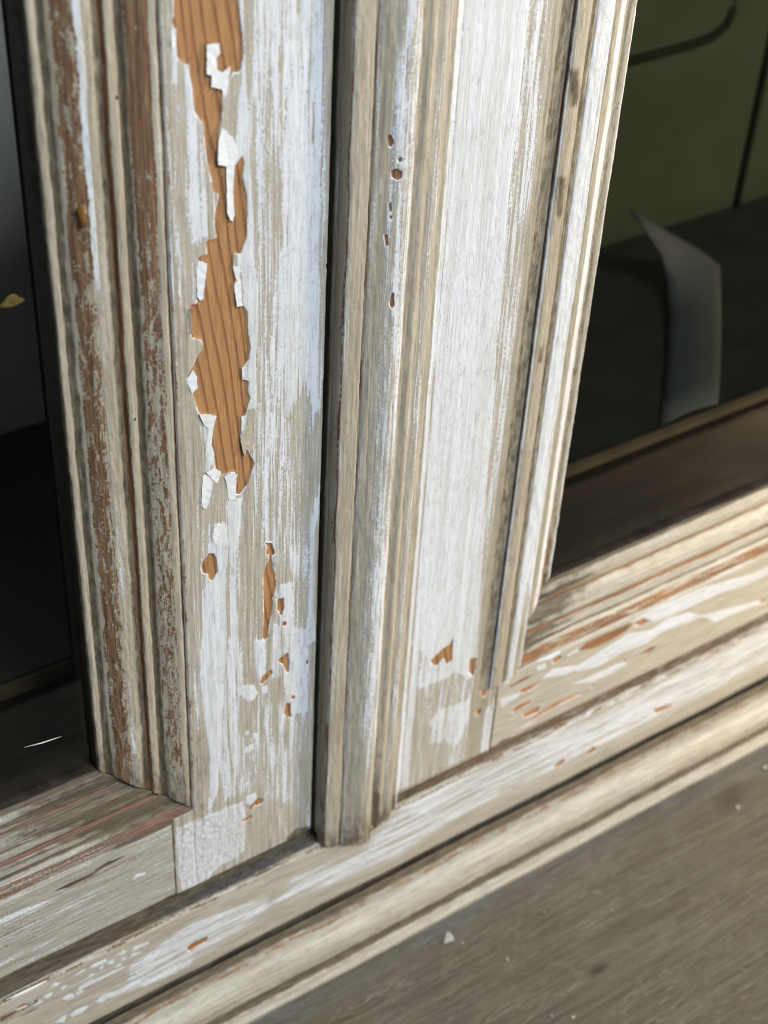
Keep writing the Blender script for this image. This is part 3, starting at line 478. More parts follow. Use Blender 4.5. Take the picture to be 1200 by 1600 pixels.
# ---- left stile: flat board
fr = [(XL - 2.3, .02)] + [(x, 0) for x in (XL, -20, -18.1)] + [(-17.3, .10), (-16.8, .38), (-16.5, .9), (-16.4, 2.0), (-16.4, 7.0)]
fr = resample(fr, .3)
def f_stile_l(x, z, s, y):
    ch = chips_of(x, z, DATA['stile_l_chip'])
    w = field(x, z, DATA['stile_l_white'], -.27)
    w = np.where(x > -16.4, w - .3, w)
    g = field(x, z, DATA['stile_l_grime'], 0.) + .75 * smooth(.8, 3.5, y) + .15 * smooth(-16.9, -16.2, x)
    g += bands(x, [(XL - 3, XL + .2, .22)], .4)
    wear = bands(x, [(XL - 2.6, XL - 1.5, .36)], .2) * smooth(-70, -60, z)
    return dict(chip=ch, white=w, grime=g, wear=wear, crack=field(x, z, DATA['stile_l_crack'], 0.))
def ends_flat(x): return BOT_L, ZT
stile_l = inv(left_door, sweep('stile', fr, [(-16.4, 18), (XL - 2.3, 18)], 'z', BOT_L, ZT, .32, M_STILE_L, left_door, f_stile_l, 1, lambda x: (np.where(x < XL - .2, BOT_L, BOT_L), ZT), rough=.04))
# lower part of the stile left of the moulding line, down to the shoulder
fr = resample([(SL, .05), (SL + .25, 0), (XL - 2.4, 0)], .3)
def f_foot_l(x, z, s, y):
    return dict(chip=chips_of(x, z, DATA['stile_l_chip']), white=field(x, z, DATA['stile_l_white'], -.4), grime=.6 * smooth(SL + .4, SL, x),
                crack=field(x, z, DATA['stile_l_crack'], 0.), wear=.5 * smooth(SL + .5, SL + .1, x))
inv(left_door, sweep('stile_foot', fr, [(XL - 2.4, 18), (SL, 18)], 'z', BOT_L, -69.0, .3, M_STILE_L, left_door, f_foot_l, 1, rough=.03))
# ---- left stile moulding
P = rounded([(-o, y) for o, y in STILE_P]); P[:, 0] += XL
fr = resample(P, .28)
def end_mitre(x, xf, zf, sgn, over): return zf + np.clip(sgn * (x - xf), 0, 24) / 23.3 * 23.8 + over
wl = Wave(5, .05, .35, 9)
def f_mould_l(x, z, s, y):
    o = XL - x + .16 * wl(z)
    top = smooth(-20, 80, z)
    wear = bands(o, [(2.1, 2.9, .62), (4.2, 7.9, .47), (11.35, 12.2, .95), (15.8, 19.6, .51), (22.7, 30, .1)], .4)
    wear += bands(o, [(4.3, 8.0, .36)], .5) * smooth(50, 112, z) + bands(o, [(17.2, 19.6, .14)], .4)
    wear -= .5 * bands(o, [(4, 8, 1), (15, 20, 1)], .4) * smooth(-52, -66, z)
    white = -.85 + bands(o, [(3.0, 4.0, .4), (14.9, 16.2, .30)], .4) + bands(o, [(15.0, 16.3, .95)], .25) * smooth(68, 84, z)  # white paint, plus the upper round's gloss highlight painted in as white
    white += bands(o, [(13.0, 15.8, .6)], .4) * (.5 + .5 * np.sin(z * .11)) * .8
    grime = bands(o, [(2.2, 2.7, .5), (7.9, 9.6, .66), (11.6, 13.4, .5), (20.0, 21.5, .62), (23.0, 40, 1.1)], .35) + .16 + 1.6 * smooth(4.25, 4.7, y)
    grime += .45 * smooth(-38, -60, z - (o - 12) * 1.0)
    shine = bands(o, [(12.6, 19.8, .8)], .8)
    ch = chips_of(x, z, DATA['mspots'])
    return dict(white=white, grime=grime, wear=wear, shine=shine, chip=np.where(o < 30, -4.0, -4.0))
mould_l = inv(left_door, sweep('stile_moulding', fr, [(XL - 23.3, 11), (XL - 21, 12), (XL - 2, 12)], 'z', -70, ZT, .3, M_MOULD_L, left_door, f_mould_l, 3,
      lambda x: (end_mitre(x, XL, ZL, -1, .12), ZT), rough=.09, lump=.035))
# ---- left rail: flat and moulding
fr = resample([(BOT_L + .3, 2.0), (BOT_L, .8), (BOT_L + .25, .1), (BOT_L + .8, 0), (ZL - .2, 0)], .3)
def f_rail_l(x, z, s, y):
    w = field(x, z, DATA['rail_l_white'], -.22); wr = field(x, z, DATA['rail_l_wear'], 0.)
    wr = np.maximum(wr, bands(z, [(-90, -74, .30)], 1.5) * smooth(-52, -66, x))
    g = field(x, z, DATA['rail_l_grime'], .12) + .5 * smooth(BOT_L + 1.2, BOT_L, z) + .7 * smooth(SL - .8, SL - .1, x)
    return dict(white=w, grime=g, wear=wr)
inv(left_door, sweep('rail', fr, [(ZL - .2, 18), (BOT_L, 18)], 'x', -150, SL - .28, .35, M_RAIL_L, left_door, f_rail_l, 5, rough=.05))
P = rounded(RAIL_P); fr = resample(P + [ZL, 0], .28)
wr1 = Wave(5, .03, .2, 12)
def f_rmould(o, x, dark, left, y):
    o = o + .35 * wr1(x)
    wear = bands(o, [(1.0, 4.2, .62 if not left else .56), (9.5, 10.2, .9), (16.9, 17.7, .85)], .25)
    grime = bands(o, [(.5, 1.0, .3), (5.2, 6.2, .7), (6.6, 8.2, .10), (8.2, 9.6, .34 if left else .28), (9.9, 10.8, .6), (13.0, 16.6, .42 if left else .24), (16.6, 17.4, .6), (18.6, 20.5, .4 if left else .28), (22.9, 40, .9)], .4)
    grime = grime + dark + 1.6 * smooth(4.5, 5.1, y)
    white = -.45 + bands(o, [(0, 1.2, .3), (6.4, 8, .25), (10.8, 13, .3), (20.5, 22.5, .15)], .3)
    return dict(white=white, grime=grime, wear=wear, shine=bands(o, [(10, 17, .4)], .5))
def ends_rl(z): return -150.0, XL - np.clip(z - ZL, 0, 24) / 23.8 * 23.3 + .0
inv(left_door, sweep('rail_moulding', fr, [(ZL + 23.7, 12), (ZL, 12)], 'x', -150, -50, .35, M_RAIL_L, left_door,
    lambda x, z, s, y: f_rmould(z - ZL, x, .16 + .55 * smooth(-78, -62, x + (z - ZL) * .9), True, y), 7,
    lambda z: (-150.0, XL - np.clip(z - ZL, 0, 24) / 23.8 * 23.3 - .12), rough=.10, lump=.035))
# ---- glass panes
def box(name, x0, x1, y0, y1, z0, z1, mat, parent=None, bevel=0.0):
    bm = bmesh.new(); bmesh.ops.create_cube(bm, size=1)
    for v in bm.verts: v.co = Vector(((x0 + x1) / 2 + v.co.x * (x1 - x0), (y0 + y1) / 2 + v.co.y * (y1 - y0), (z0 + z1) / 2 + v.co.z * (z1 - z0))) * MM
    if bevel: bmesh.ops.bevel(bm, geom=bm.edges[:], offset=bevel * MM, segments=2, affect='EDGES')
    me = bpy.data.meshes.new(name); bm.to_mesh(me); bm.free()
    return link(name, me, mat, parent)
pane_l = inv(left_door, box('glass_pane', -150, XL - 20.5, 6.4, 8.6, ZL + 20, ZT, M_GLASS, left_door))
pane_r = inv(right_door, box('glass_pane', XR + 19.5, 230, 6.4, 8.6, ZR + 20, ZT, M_GLASS, right_door))
# ---- right stile: flat, hidden edge in the gap
fr = resample([(-14.9, 6.0), (-14.9, .6), (-14.6, .1), (-14, 0), (XR + 2.2, 0)], .32)
def f_stile_r(x, z, s, y):
    w = field(x, z, DATA['stile_r_white'], -.42)
    w = np.maximum(w, bands(x, [(9.5, 10.6, .55), (11.3, 13.2, .75)], .12) * 1.0 - 5 * (z < -98) - .1) * 1.0
    w = w - 1.1 * bands(x, [(10.6, 11.2, 1), (13.4, 14.3, .55)], .15) * smooth(-80, -40, z)
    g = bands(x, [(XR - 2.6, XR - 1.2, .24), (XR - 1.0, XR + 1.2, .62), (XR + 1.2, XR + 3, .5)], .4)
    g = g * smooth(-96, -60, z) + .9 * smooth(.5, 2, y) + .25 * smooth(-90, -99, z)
    w = w - 1.5 * bands(x, [(XR - 2.5, XR + 3, 1)], .6)
    return dict(chip=chips_of(x, z, DATA['stile_r_chip']), white=w, grime=g, crack=field(x, z, DATA['stile_r_crack'], 0.),
                wear=bands(x, [(XR + 1.9, XR + 2.5, .7)], .1) * smooth(20, 40, z))
stile_r = inv(right_door, sweep('stile', fr, [(XR + 2.2, 18), (-14.9, 18)], 'z', BOT_R, ZT, .32, M_STILE_R, right_door, f_stile_r, 11, rough=.04))
fr = resample([(XR + 2.3, 0), (SR - .3, 0), (SR, .12)], .3)
def f_foot_r(x, z, s, y):
    return dict(chip=chips_of(x, z, DATA['stile_r_chip']), white=field(x, z, DATA['stile_r_white'], -.4), grime=.5 * smooth(SR - .4, SR, x) + .2)
inv(right_door, sweep('stile_foot', fr, [(SR, 18), (XR + 2.3, 18)], 'z', BOT_R, -70.0, .3, M_STILE_R, right_door, f_foot_r, 11, rough=.03))
# ---- right stile moulding
P = rounded(STILE_PR); P[:, 0] += XR
fr = resample(P, .28)
wm = Wave(5, .04, .3, 23)
def f_mould_r(x, z, s, y):
    o = x - XR + .25 * wm(z)
    low = smooth(-30, -66, z)
    white = -.75 + bands(o, [(2.45, 2.8, 1.3), (8.3, 12.4, 1.10), (12.4, 12.9, 1.5), (15.4, 18.3, 1.1), (21.0, 22.5, .9)], .16)
    white -= low * bands(o, [(10.3, 12.6, .9)], .4)
    grime = bands(o, [(2.0, 2.5, .75), (2.9, 7.4, .20), (6.6, 8.0, .55), (12.9, 13.6, .4), (18.4, 20.4, .30)], .25) + .05
    grime += field(x, z, [(p, .8, 1.6) for p in DATA['spots_r']], 0.)
    wear = bands(o, [(2.1, 2.4, .75)], .06) * (.6 + .4 * np.sin(z * .15 + 1)) + bands(o, [(17.8, 20.6, .30)], .2)
    wear += bands(o, [(15.5, 20.5, .30)], .5) * smooth(-20, -44, z)
    return dict(white=white, grime=grime, wear=wear, crack=bands(o, [(8, 12.4, .5)], .3))
mould_r = inv(right_door, sweep('stile_moulding', fr, [(XR + 21.9, 11), (XR + 20, 12), (XR + 2, 12)], 'z', -74, ZT, .3, M_MOULD_R, right_door, f_mould_r, 13,
      lambda x: (np.where(x - XR < 13.0, -73.2 - .9 * smooth(2.5, 5, x - XR) + 3.4 * smooth(9.5, 13.2, x - XR) ** 1.5 + .15 * np.sin((x - XR) * 4), -57 + (np.clip(x - XR, 13.0, 24) - 13.0) * 1.3), ZT), rough=.05, lump=.035))
# ---- right rail
fr = resample([(BOT_R + .3, 2.0), (BOT_R, .8), (BOT_R + .25, .1), (BOT_R + .8, 0), (ZR - .2, 0)], .3)
def f_rail_r(x, z, s, y):
    w = field(x, z, DATA['rail_r_white'], -.50); wr = field(x, z, DATA['rail_r_wear'], 0.)
    g = .55 * smooth(BOT_R + .8, BOT_R, z) + .35 * smooth(SR + .6, SR, x)
    return dict(chip=chips_of(x, z, DATA['rail_r_chip']), white=w, grime=g, wear=wr)
inv(right_door, sweep('rail', fr, [(ZR - .2, 18), (BOT_R, 18)], 'x', SR + .28, 230, .35, M_RAIL_R, right_door, f_rail_r, 15, rough=.05))
fr = resample(rounded(RAIL_P) + [ZR, 0], .28)
inv(right_door, sweep('rail_moulding', fr, [(ZR + 23.7, 12), (ZR, 12)], 'x', 40, 230, .35, M_RAIL_R, right_door,
    lambda x, z, s, y: f_rmould(z - ZR, x, .55 * smooth(66, 44, x - (z - ZR) * .9), False, y), 17,
    lambda z: (XR + np.maximum(12.0, np.clip(z - ZR, 0, 24) / 23.8 * 22.0 - 1.2), 230.0), rough=.08, lump=.03))
# ---- overlapping bead strip between the doors
AST = [(-14.9, -.02), (-14.75, -2.5), (-14.55, -2.95), (-14.0, -3.12), (-11.4, -3.2), (-10.3, -3.1), (-10.0, -2.55), (-9.75, -2.5), (-9.5, -3.0), (-9.0, -3.3), (-8.0, -3.55), (-6.6, -4.0), (-5.2, -4.5), (-3.8, -4.75), (-2.4, -4.6), (-1.3, -4.1), (-.6, -3.5), (-.25, -2.75),
       (.3, -2.35), (1.0, -2.45), (1.9, -2.8), (2.7, -2.7), (3.3, -2.35), (4.0, -2.3), (5.0, -2.5), (6.0, -2.35), (6.9, -1.9), (7.5, -1.65), (8.2, -1.6), (8.9, -1.4), (9.35, -.9), (9.5, -.02)]
fr = resample(rounded(AST, 1), .26)
wa = Wave(5, .04, .3, 31)
def f_ast(x, z, s, y):
    o = x + .18 * wa(z)
    low = smooth(-60, -100, z)
    white = -.62 + bands(o, [(-14.5, -14.1, .6), (-9.7, -9.0, .5), (-6.8, -4.6, .52), (-4.6, -1.2, .72), (2.6, 3.4, .3), (4.2, 6.2, .5), (8.3, 9.2, 1.2)], .25)
    white -= low * bands(o, [(-7, -1, .55), (4, 7, .4)], .4)
    grime = bands(o, [(-15.2, -14.75, .10), (-10.3, -9.7, .55), (-9, -6.8, .05), (-1.0, .5, .40), (.4, 3.0, .18), (7.0, 8.0, .25)], .3)
    grime += .55 * smooth(-86, -103, z) * bands(o, [(-15, 12, 1)], .3) + low * bands(o, [(-1, 2, .45)], .5) + .04
    grime += bands(o, [(-6.6, -2, .22)], .5) * smooth(.0, .3, wa(z * .35))
    wear = bands(o, [(-14.75, -14.45, .60), (-10.2, -9.75, .68)], .12) + bands(o, [(-5, -3.6, .18)], .4)
    return dict(white=white, grime=grime, wear=wear, chip=chips_of(x, z, DATA['ast_chip']))
def ast_end(x):
    return np.where(x > -16, -102.3 - .33 * (np.minimum(x, 0) + 14) + .6 * smooth(-13.8, -14.8, x) + .35 * np.sin(x * 3.1) + 2.4 * smooth(-.5, 2, x) + 1.2 * smooth(3, 9, x), -102.6), ZT
astragal = inv(right_door, sweep('bead_strip', fr, [], 'z', -107, ZT, .3, M_ASTRAGAL, right_door, f_ast, 19, ast_end, rough=.06, lump=.035))

# ---- carcass: base rail and base moulding
BR0, BR1 = -102.1, -127.4
fr = resample([(-101.2, 16), (-101.6, 4), (-101.9, -.3), (-102.1, -1.5), (-102.6, -1.95), (-103.4, -2.0), (-126.5, -2.0), (-127.1, -1.8), (BR1, -1.3), (BR1 - .05, 1)], .36)
wb = Wave(6, .03, .25, 41)
def f_base(x, z, s, y):
    w = field(x, z, DATA['base_white'], -.46)
    w = np.where(z < -123 + 2 * wb(x), w - .35, w)
    led = smooth(-1.3, -.3, y)
    g = led * (.95 - .45 * smooth(-10, 60, x)) + .25 * smooth(-126.6, -127.4, z)
    wr = bands(z + .5 * wb(x * .9), [(-102.75, -102.0, .52)], .25) * (1 - led) + led * .58 * smooth(-40, 25, x)
    wr = np.maximum(wr, field(x, z, DATA['base_wear'], 0.))
    return dict(chip=np.where(led > .3, -4, chips_of(x, z, DATA['base_chip'])), white=w - 1.5 * led, grime=g, wear=wr)
inv(cabinet, sweep('base_rail', fr, [(BR1, 18), (-101.2, 18)], 'x', -140, 240, .36, M_BASE, cabinet, f_base, 21, rough=.07,
      shift=lambda u, a: .25 * wb(u * .5)))
BED = [(-131.3, 5.0), (-131.3, -2.2), (-128.6, -2.5), (-128.45, -2.9), (-128.7, -3.2), (-129.3, -3.3), (-130.6, -3.5), (-131.05, -3.9), (-131.2, -4.5), (-131.45, -5.6), (-131.9, -6.7), (-132.6, -7.8), (-133.6, -8.8), (-134.9, -9.6), (-136.4, -10.1), (-138.0, -10.35), (-139.3, -10.3),
       (-140.4, -10.2), (-141.4, -10.45), (-142.1, -11.1), (-142.4, -12.0), (-142.6, -12.7), (-143.0, -13.15), (-143.5, -13.3), (-144.1, -13.3)]
fr = resample(rounded(BED, 1), .34)
def f_bed(x, z, s, y):
    zz = z + .15 * wb(x)
    white = -.62 + bands(zz, [(-135.5, -131.8, .22), (-143.3, -142.5, .2)], .6)
    grime = bands(zz, [(-131.0, -128, 1.0), (-141.9, -138.9, .80), (-138.9, -136, .24), (-144.4, -143.5, .15)], .5) + .07
    grime = grime + 1.4 * smooth(-2.75, -2.3, y)
    wear = bands(zz, [(-131.4, -131.05, .50)], .12) * (y < -3)
    return dict(white=white, grime=grime, wear=wear, shine=.15 + 0 * x)
inv(cabinet, sweep('base_moulding', fr, [(-144.1, 5.5)], 'x', -140, 240, .36, M_BED, cabinet, f_bed, 25, rough=.08, shift=lambda u, a: .2 * wb(u * .4 + 5)))
# interior seen through the panes
FZ = -38.0
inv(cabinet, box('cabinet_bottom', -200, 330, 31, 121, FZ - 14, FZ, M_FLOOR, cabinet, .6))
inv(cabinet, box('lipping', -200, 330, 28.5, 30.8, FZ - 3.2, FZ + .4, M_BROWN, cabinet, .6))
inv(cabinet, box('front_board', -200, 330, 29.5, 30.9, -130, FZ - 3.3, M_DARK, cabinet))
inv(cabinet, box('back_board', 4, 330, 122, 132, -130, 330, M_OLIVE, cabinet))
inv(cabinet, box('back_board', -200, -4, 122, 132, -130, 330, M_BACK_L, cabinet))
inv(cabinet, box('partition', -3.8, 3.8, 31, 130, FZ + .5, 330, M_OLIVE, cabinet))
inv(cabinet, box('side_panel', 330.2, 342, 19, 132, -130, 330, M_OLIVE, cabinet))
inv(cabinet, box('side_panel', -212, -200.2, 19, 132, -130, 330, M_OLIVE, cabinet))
inv(cabinet, box('toe_board', -200, 330, 19, 27, -130, -97, M_DARK, cabinet))
# ---- counter
def counter():
    xs = np.arange(-150, 331, 1.5); ys = np.arange(-112, 6, 1.0)
    X, Y = np.meshgrid(xs, ys)
    w = Wave(6, .02, .2, 61); Z = -144 + .12 * w(X + 3 * Y) + .06 * w(Y * 6)
    n, k = X.shape
    top = np.stack([X, Y, Z], -1).reshape(-1, 3); bot = top.copy(); bot[:, 2] = -168
    V = np.vstack([top, bot]) * MM
    i = np.arange(n - 1)[:, None]; j = np.arange(k - 1)[None]
    q = np.stack([i * k + j, i * k + j + 1, (i + 1) * k + j + 1, (i + 1) * k + j], -1).reshape(-1, 4)
    ring = list(range(k)) + [r_ * k + k - 1 for r_ in range(1, n)] + [(n - 1) * k + c for c in range(k - 2, -1, -1)] + [r_ * k for r_ in range(n - 2, 0, -1)]
    N = n * k
    sides = [(ring[b], ring[a], ring[a] + N, ring[b] + N) for a, b in zip(range(len(ring)), list(range(1, len(ring))) + [0])]
    faces = q.tolist() + sides + [[v + N for v in reversed(ring)]]
    me = bpy.data.meshes.new('countertop'); me.from_pydata(V.tolist(), [], faces); me.update()
    me.polygons.foreach_set('use_smooth', [True] * len(q) + [False] * (len(faces) - len(q)))
    st = np.zeros(2 * N); du = np.zeros(2 * N); x, y = top[:, 0], top[:, 1]
    sx, sy = DATA['stain']
    st[:N] = .8 * smooth(2.6, 1.0, np.hypot((x - sx) * .55, (y - sy) * 1.3) + .6 * w(x * 4 + y * 5))
    for sx, sy in DATA['stain2']:
        st[:N] = np.maximum(st[:N], .6 * smooth(6, 1, np.hypot((x - sx) * .6, (y - sy) * 1.2) + 2 * w(x * 2 + y * 3)))
    du[:N] = smooth(-24, -13, y) * .8  # band for the painted shadow line where the base moulding meets the top
    for nm, a in (('stain', st), ('dust', du)):  # 'dust' here carries the painted shadow line along the base moulding
        la = me.attributes.new(nm, 'FLOAT', 'POINT'); la.data.foreach_set('value', a.astype(np.float32))
    return tag(link('countertop', me, M_COUNTER), 'worn brown grey painted wooden top under the cabinet base moulding', 'countertop')
counter()
# ---- paint flakes standing off the left stile
def plate(name, pts, y_of, thick, mat, parent, jag=0.0):
    """a small curled plate: outline in (x, z) mm, front surface at y_of(x, z)"""
    if jag: pts = [tuple(q) for q in resample(list(pts) + [pts[0]], .55)[:-1]]
    P = [Vector((a + random.uniform(-jag, jag), b + random.uniform(-jag, jag), 0)) for a, b in pts]
    bm = bmesh.new()
    vs = [bm.verts.new(p) for p in P]
    f_ = bm.faces.new(vs); f_.normal_update()
    if f_.normal.z < 0: f_.normal_flip()
    bmesh.ops.triangulate(bm, faces=bm.faces[:])
    bmesh.ops.subdivide_edges(bm, edges=bm.edges[:], cuts=1, use_grid_fill=False)
    ext = bmesh.ops.extrude_face_region(bm, geom=bm.faces[:])
    top = {v for v in ext['geom'] if isinstance(v, bmesh.types.BMVert)}
    for v in bm.verts:
        x, z = v.co.x, v.co.y
        y = y_of(x, z) + (thick if v not in top else 0)
        v.co = Vector((x, y, z)) * MM
    bmesh.ops.recalc_face_normals(bm, faces=bm.faces[:])
    me = bpy.data.meshes.new(name); bm.to_mesh(me); bm.free()
    return link(name, me, mat, parent)
for k, (pts, lift) in enumerate(DATA['flakes']):
    cx = sum(p[0] for p in pts) / len(pts); cz = sum(p[1] for p in pts) / len(pts)
    sx = max(abs(p[0] - cx) for p in pts); sz = max(abs(p[1] - cz) for p in pts)
    ang = random.uniform(0, 6.28) if k > 2 else 3.6
    dx, dz = math.cos(ang), math.sin(ang)
    def y_of(x, z, cx=cx, cz=cz, sx=sx, sz=sz, dx=dx, dz=dz, lift=lift):
        t = ((x - cx) / sx * dx + (z - cz) / sz * dz) * .7
        return .02 - .10 - lift * max(0, t + .35) ** 1.6 + .03 * math.sin(x * 9 + z * 2)
    inv(left_door, plate('paint_flake', pts, y_of, .14, M_FLAKE_B if DATA['flake_tone'][k] else M_FLAKE, left_door, .07))

# ---- small things on the mouldings
def lump(name, c, r, mat, parent=None, seed=0, sub=2, amp=.25):
    bm = bmesh.new(); bmesh.ops.create_icosphere(bm, subdivisions=sub, radius=1)
    rr = random.Random(seed); ph = [rr.uniform(0, 6) for _ in range(6)]
    for v in bm.verts:
        k = 1 + amp * (math.sin(v.co.x * 3 + ph[0]) * math.sin(v.co.z * 2.5 + ph[1]) + .6 * math.sin(v.co.y * 4 + ph[2] + v.co.x * 2))
        v.co = Vector((c[0] + v.co.x * r[0] * k, c[1] + v.co.y * r[1] * k, c[2] + v.co.z * r[2] * k)) * MM
    for f_ in bm.faces: f_.smooth = True
    me = bpy.data.meshes.new(name); bm.to_mesh(me); bm.free()
    return link(name, me, mat, parent)
M_AMBER = simple('amber_drip', (.20, .10, .025), .3, .3, 400)
M_IRON = simple('dark_iron', (.035, .03, .026), .6, .3, 700)
M_OCHRE = simple('ochre_smudge', (.12, .085, .02), .7, .4, 300)
M_STRAW = simple('pale_straw', (.80, .78, .72), .5, .15, 200)
M_DUST = simple('grey_dust', (.20, .19, .20), .95, .3, 600, .05)
M_REFLECTION = simple('grey_card', (.030, .030, .029), .8, .08, 20, .2)
x, y, z = DATA['drip']; inv(left_door, lump('resin_drip', (x, y - .1, z), (.75, .35, 2.0), M_AMBER, left_door, 3))
for k, (x, y, z) in enumerate(DATA['nails']): inv(left_door, lump('nail_head', (x, y - .02, z), (.42, .25, .5), M_IRON, left_door, k, 1))
for k, (x, y, z) in enumerate(DATA['nick']):
    inv(right_door, plate('paint_flake', [(x - .6, z + .6), (x + .2, z + .3), (x + 1.2, z - .1), (x + 1.9, z - .4), (x + 1.3, z - .7), (x + .3, z - .4), (x - .5, z - .1)], lambda a, b: -.12 - .12 * math.sin(a * 2), .2, M_FLAKE, right_door, .1))
x, y, z = DATA['smear']; inv(left_door, lump('smudge', (x, 6.38, z), (1.7, .08, .9), M_OCHRE, left_door, 8, 3, .4))

def tube(bm, pts, rad, n=6, taper=0.3):
    rings = []
    for k, p in enumerate(pts):
        p = Vector(p); a = Vector(pts[max(0, k - 1)]); b_ = Vector(pts[min(len(pts) - 1, k + 1)])
        t = (b_ - a).normalized(); u = t.cross(Vector((0, 0, 1)));
        if u.length < .1: u = t.cross(Vector((1, 0, 0)))
        u.normalize(); w_ = t.cross(u)
        q = 2 * k / max(1, len(pts) - 1) - 1; rr = rad * (1 - (1 - taper) * q * q)
        rings.append([bm.verts.new((p + (u * math.cos(6.2832 * i / n) + w_ * math.sin(6.2832 * i / n)) * rr) * MM) for i in range(n)])
    for r0, r1 in zip(rings[:-1], rings[1:]):
        for i in range(n): bm.faces.new((r0[i], r0[(i + 1) % n], r1[(i + 1) % n], r1[i]))
    bm.faces.new(rings[0][::-1]); bm.faces.new(rings[-1])
def tube_obj(name, lines, mat, parent=None, smooth_=True):
    bm = bmesh.new()
    for pts, rad, n, tp in lines: tube(bm, pts, rad, n, tp)
    bmesh.ops.recalc_face_normals(bm, faces=bm.faces[:])
    for f_ in bm.faces: f_.smooth = smooth_
    me = bpy.data.meshes.new(name); bm.to_mesh(me); bm.free()
    return link(name, me, mat, parent)
inv(left_door, tube_obj('scratch', [([(a, 6.36, c) for a, b, c in DATA['scratch']], .14, 5, .2)], M_STRAW, left_door))
a_, b_, c_ = (Vector(v) for v in DATA['straw'])
tag(tube_obj('straw_splinter', [([a_ + Vector((0, -.3, .35)), (a_ + b_) / 2 + Vector((0, -.3, .3)), b_ + Vector((0, -.2, .45)), (b_ + c_) / 2 + Vector((0, -.2, .4)), c_ + Vector((0, -.2, .5))], .38, 6, .25)], M_STRAW),
    'thin white splinter lying along the base rail edge under the left door', 'splinter')
# cobwebby dust caught on the ledge under the left door
lines = []
for k in range(420):
    x0 = random.triangular(-62, -14, -34); y0 = random.uniform(-1.4, .8) ; z0 = -101.9 + random.uniform(0, .9) * (1 if random.random() < .8 else 2)
    L = random.uniform(1, 4.5); an = random.uniform(-.9, .9); p = []
    for t in range(5):
        q = t / 4 - .5
        p.append((x0 + L * q * math.cos(an), y0 + .5 * math.sin(q * 5 + k) + .35 * q, z0 + L * q * math.sin(an) * .22 + .3 * math.sin(q * 4 + k * 1.7)))
    lines.append((p, random.uniform(.02, .05), 3, .3))
tag(tube_obj('dust_fibres', lines, M_DUST), 'grey cobwebby dust caught on the ledge below the peeling left door', 'dust', None, 'stuff')
M_CRUMB = simple('dull_paint_crumb', (.42, .41, .40), .6, .2, 900)
# chips of paint fallen on the wooden top
SPECK = ['largest pale flake on the wooden top, close under the base moulding', 'white crumb on the wooden top just right of the largest flake', 'white crumb at the bottom edge of the wooden top, larger of the pair there',
         'white crumb below the bare stained patch near the bright end of the base moulding', 'pale crumb touching the far bright end of the base moulding', 'tiny speck on the wooden top directly beside the largest flake',
         'smaller of the pair of white crumbs at the bottom edge of the wooden top', 'lone pale speck beside the dark brown stain on the wooden top', 'tiny speck midway between the dark stain and the base moulding']
for k, ((sx, sy), r_) in enumerate(DATA['specks']):
    n = random.randint(5, 7); pts = []
    for i in range(n):
        a = 6.2832 * i / n + random.uniform(-.3, .3); q = r_ * .8 * random.uniform(.5, 1.15)
        pts.append((sx + q * math.cos(a) * 1.15, sy + q * math.sin(a) * .8))
    if k == 0: pts = [(sx - 2.2, sy - .9), (sx - .6, sy + .5), (sx + .7, sy + 1.6), (sx + 1.5, sy + 1.3), (sx + 1.35, sy - .6), (sx + 1.0, sy - 1.7), (sx - .5, sy - 1.3)]
    o = plate('paint_crumb', pts, lambda a, b: 0, .28, M_CRUMB, None)
    for v in o.data.vertices:                     # lay it flat on the top
        x_, y_, z_ = v.co; v.co = (x_, z_, -y_ + (-144 + .38 + .12 * random.random()) * MM)
    o.data.update()
    tag(o, SPECK[k], 'paint crumb', 'crumbs of paint on the wooden top')
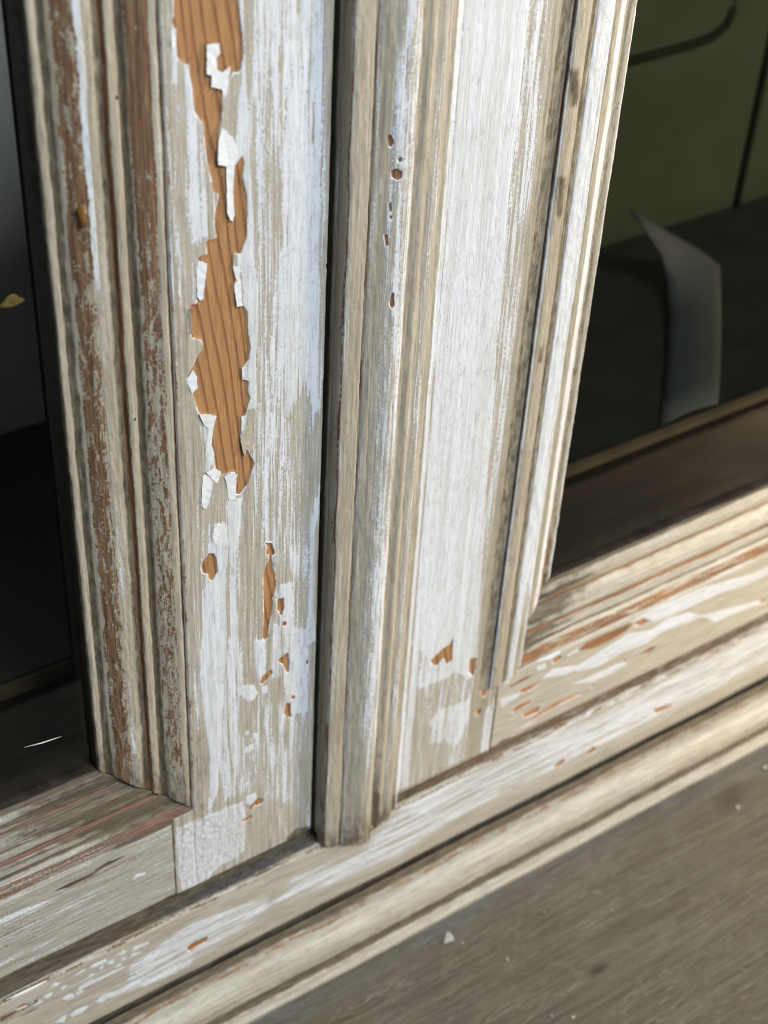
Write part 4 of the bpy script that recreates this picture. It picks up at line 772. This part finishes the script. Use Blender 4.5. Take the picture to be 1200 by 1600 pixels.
# inside the cabinet
def reflection_sheet():
    # the pane's pale reflection, built as a curling sheet on the cabinet bottom
    L, R_ = DATA['card_l'], DATA['card_r']; n = len(L); V = []; F = []
    for (ax, ay, az), (bx, by, bz) in zip(L, R_):
        for k in range(7):
            q = k / 6; bow = 1.2 * math.sin(q * 3.14)
            V.append((ax + (bx - ax) * q, ay + (by - ay) * q, az + (bz - az) * q + bow))
    N = len(V); V += [(x, y, z - .5) for x, y, z in V]
    for i in range(n - 1):
        for k in range(6):
            a, b, c, d_ = i * 7 + k, i * 7 + k + 1, (i + 1) * 7 + k + 1, (i + 1) * 7 + k
            F += [(a, b, c, d_), (d_ + N, c + N, b + N, a + N)]
    for i in range(n - 1):
        for k in (0, 6): F.append((i * 7 + k, (i + 1) * 7 + k, (i + 1) * 7 + k + N, i * 7 + k + N))
    for k in range(6):
        for i in (0, n - 1): F.append((i * 7 + k, i * 7 + k + 1, i * 7 + k + 1 + N, i * 7 + k + N))
    me = bpy.data.meshes.new('folded_card'); me.from_pydata([tuple(c * MM for c in v) for v in V], [], F); me.update()
    bm = bmesh.new(); bm.from_mesh(me); bmesh.ops.recalc_face_normals(bm, faces=bm.faces[:])
    for f_ in bm.faces: f_.smooth = True
    bm.to_mesh(me); bm.free()
    return link('folded_card', me, M_REFLECTION)
o = reflection_sheet()
tag(o, 'curled pale grey card standing behind the glass of the right door', 'card')
inv(cabinet, tube_obj('wall_seam', [([tuple(p) for p in DATA['seam']], 1.9, 8, 1.0), ([(DATA['vseam'], 122.5, -40), (DATA['vseam'], 122.5, 100), (DATA['vseam'], 122.5, 300)], 1.9, 8, 1.0)], simple('dark_olive_seam', (.008, .009, .005), .9, .2, 100, .02), cabinet))
# unseen dark floor, added for the panes to mirror
def added_floor():
    me = bpy.data.meshes.new('floor'); s = 3.0
    me.from_pydata([(-s, -s, -.95), (s, -s, -.95), (s, s, -.95), (-s, s, -.95)], [], [(0, 1, 2, 3)]); me.update()
    o = link('floor', me, simple('dark_floor', (.05, .045, .04), .6, .3, 6)); o['kind'] = 'structure'; o['label'] = 'dark floor in front of the cabinet'
added_floor()
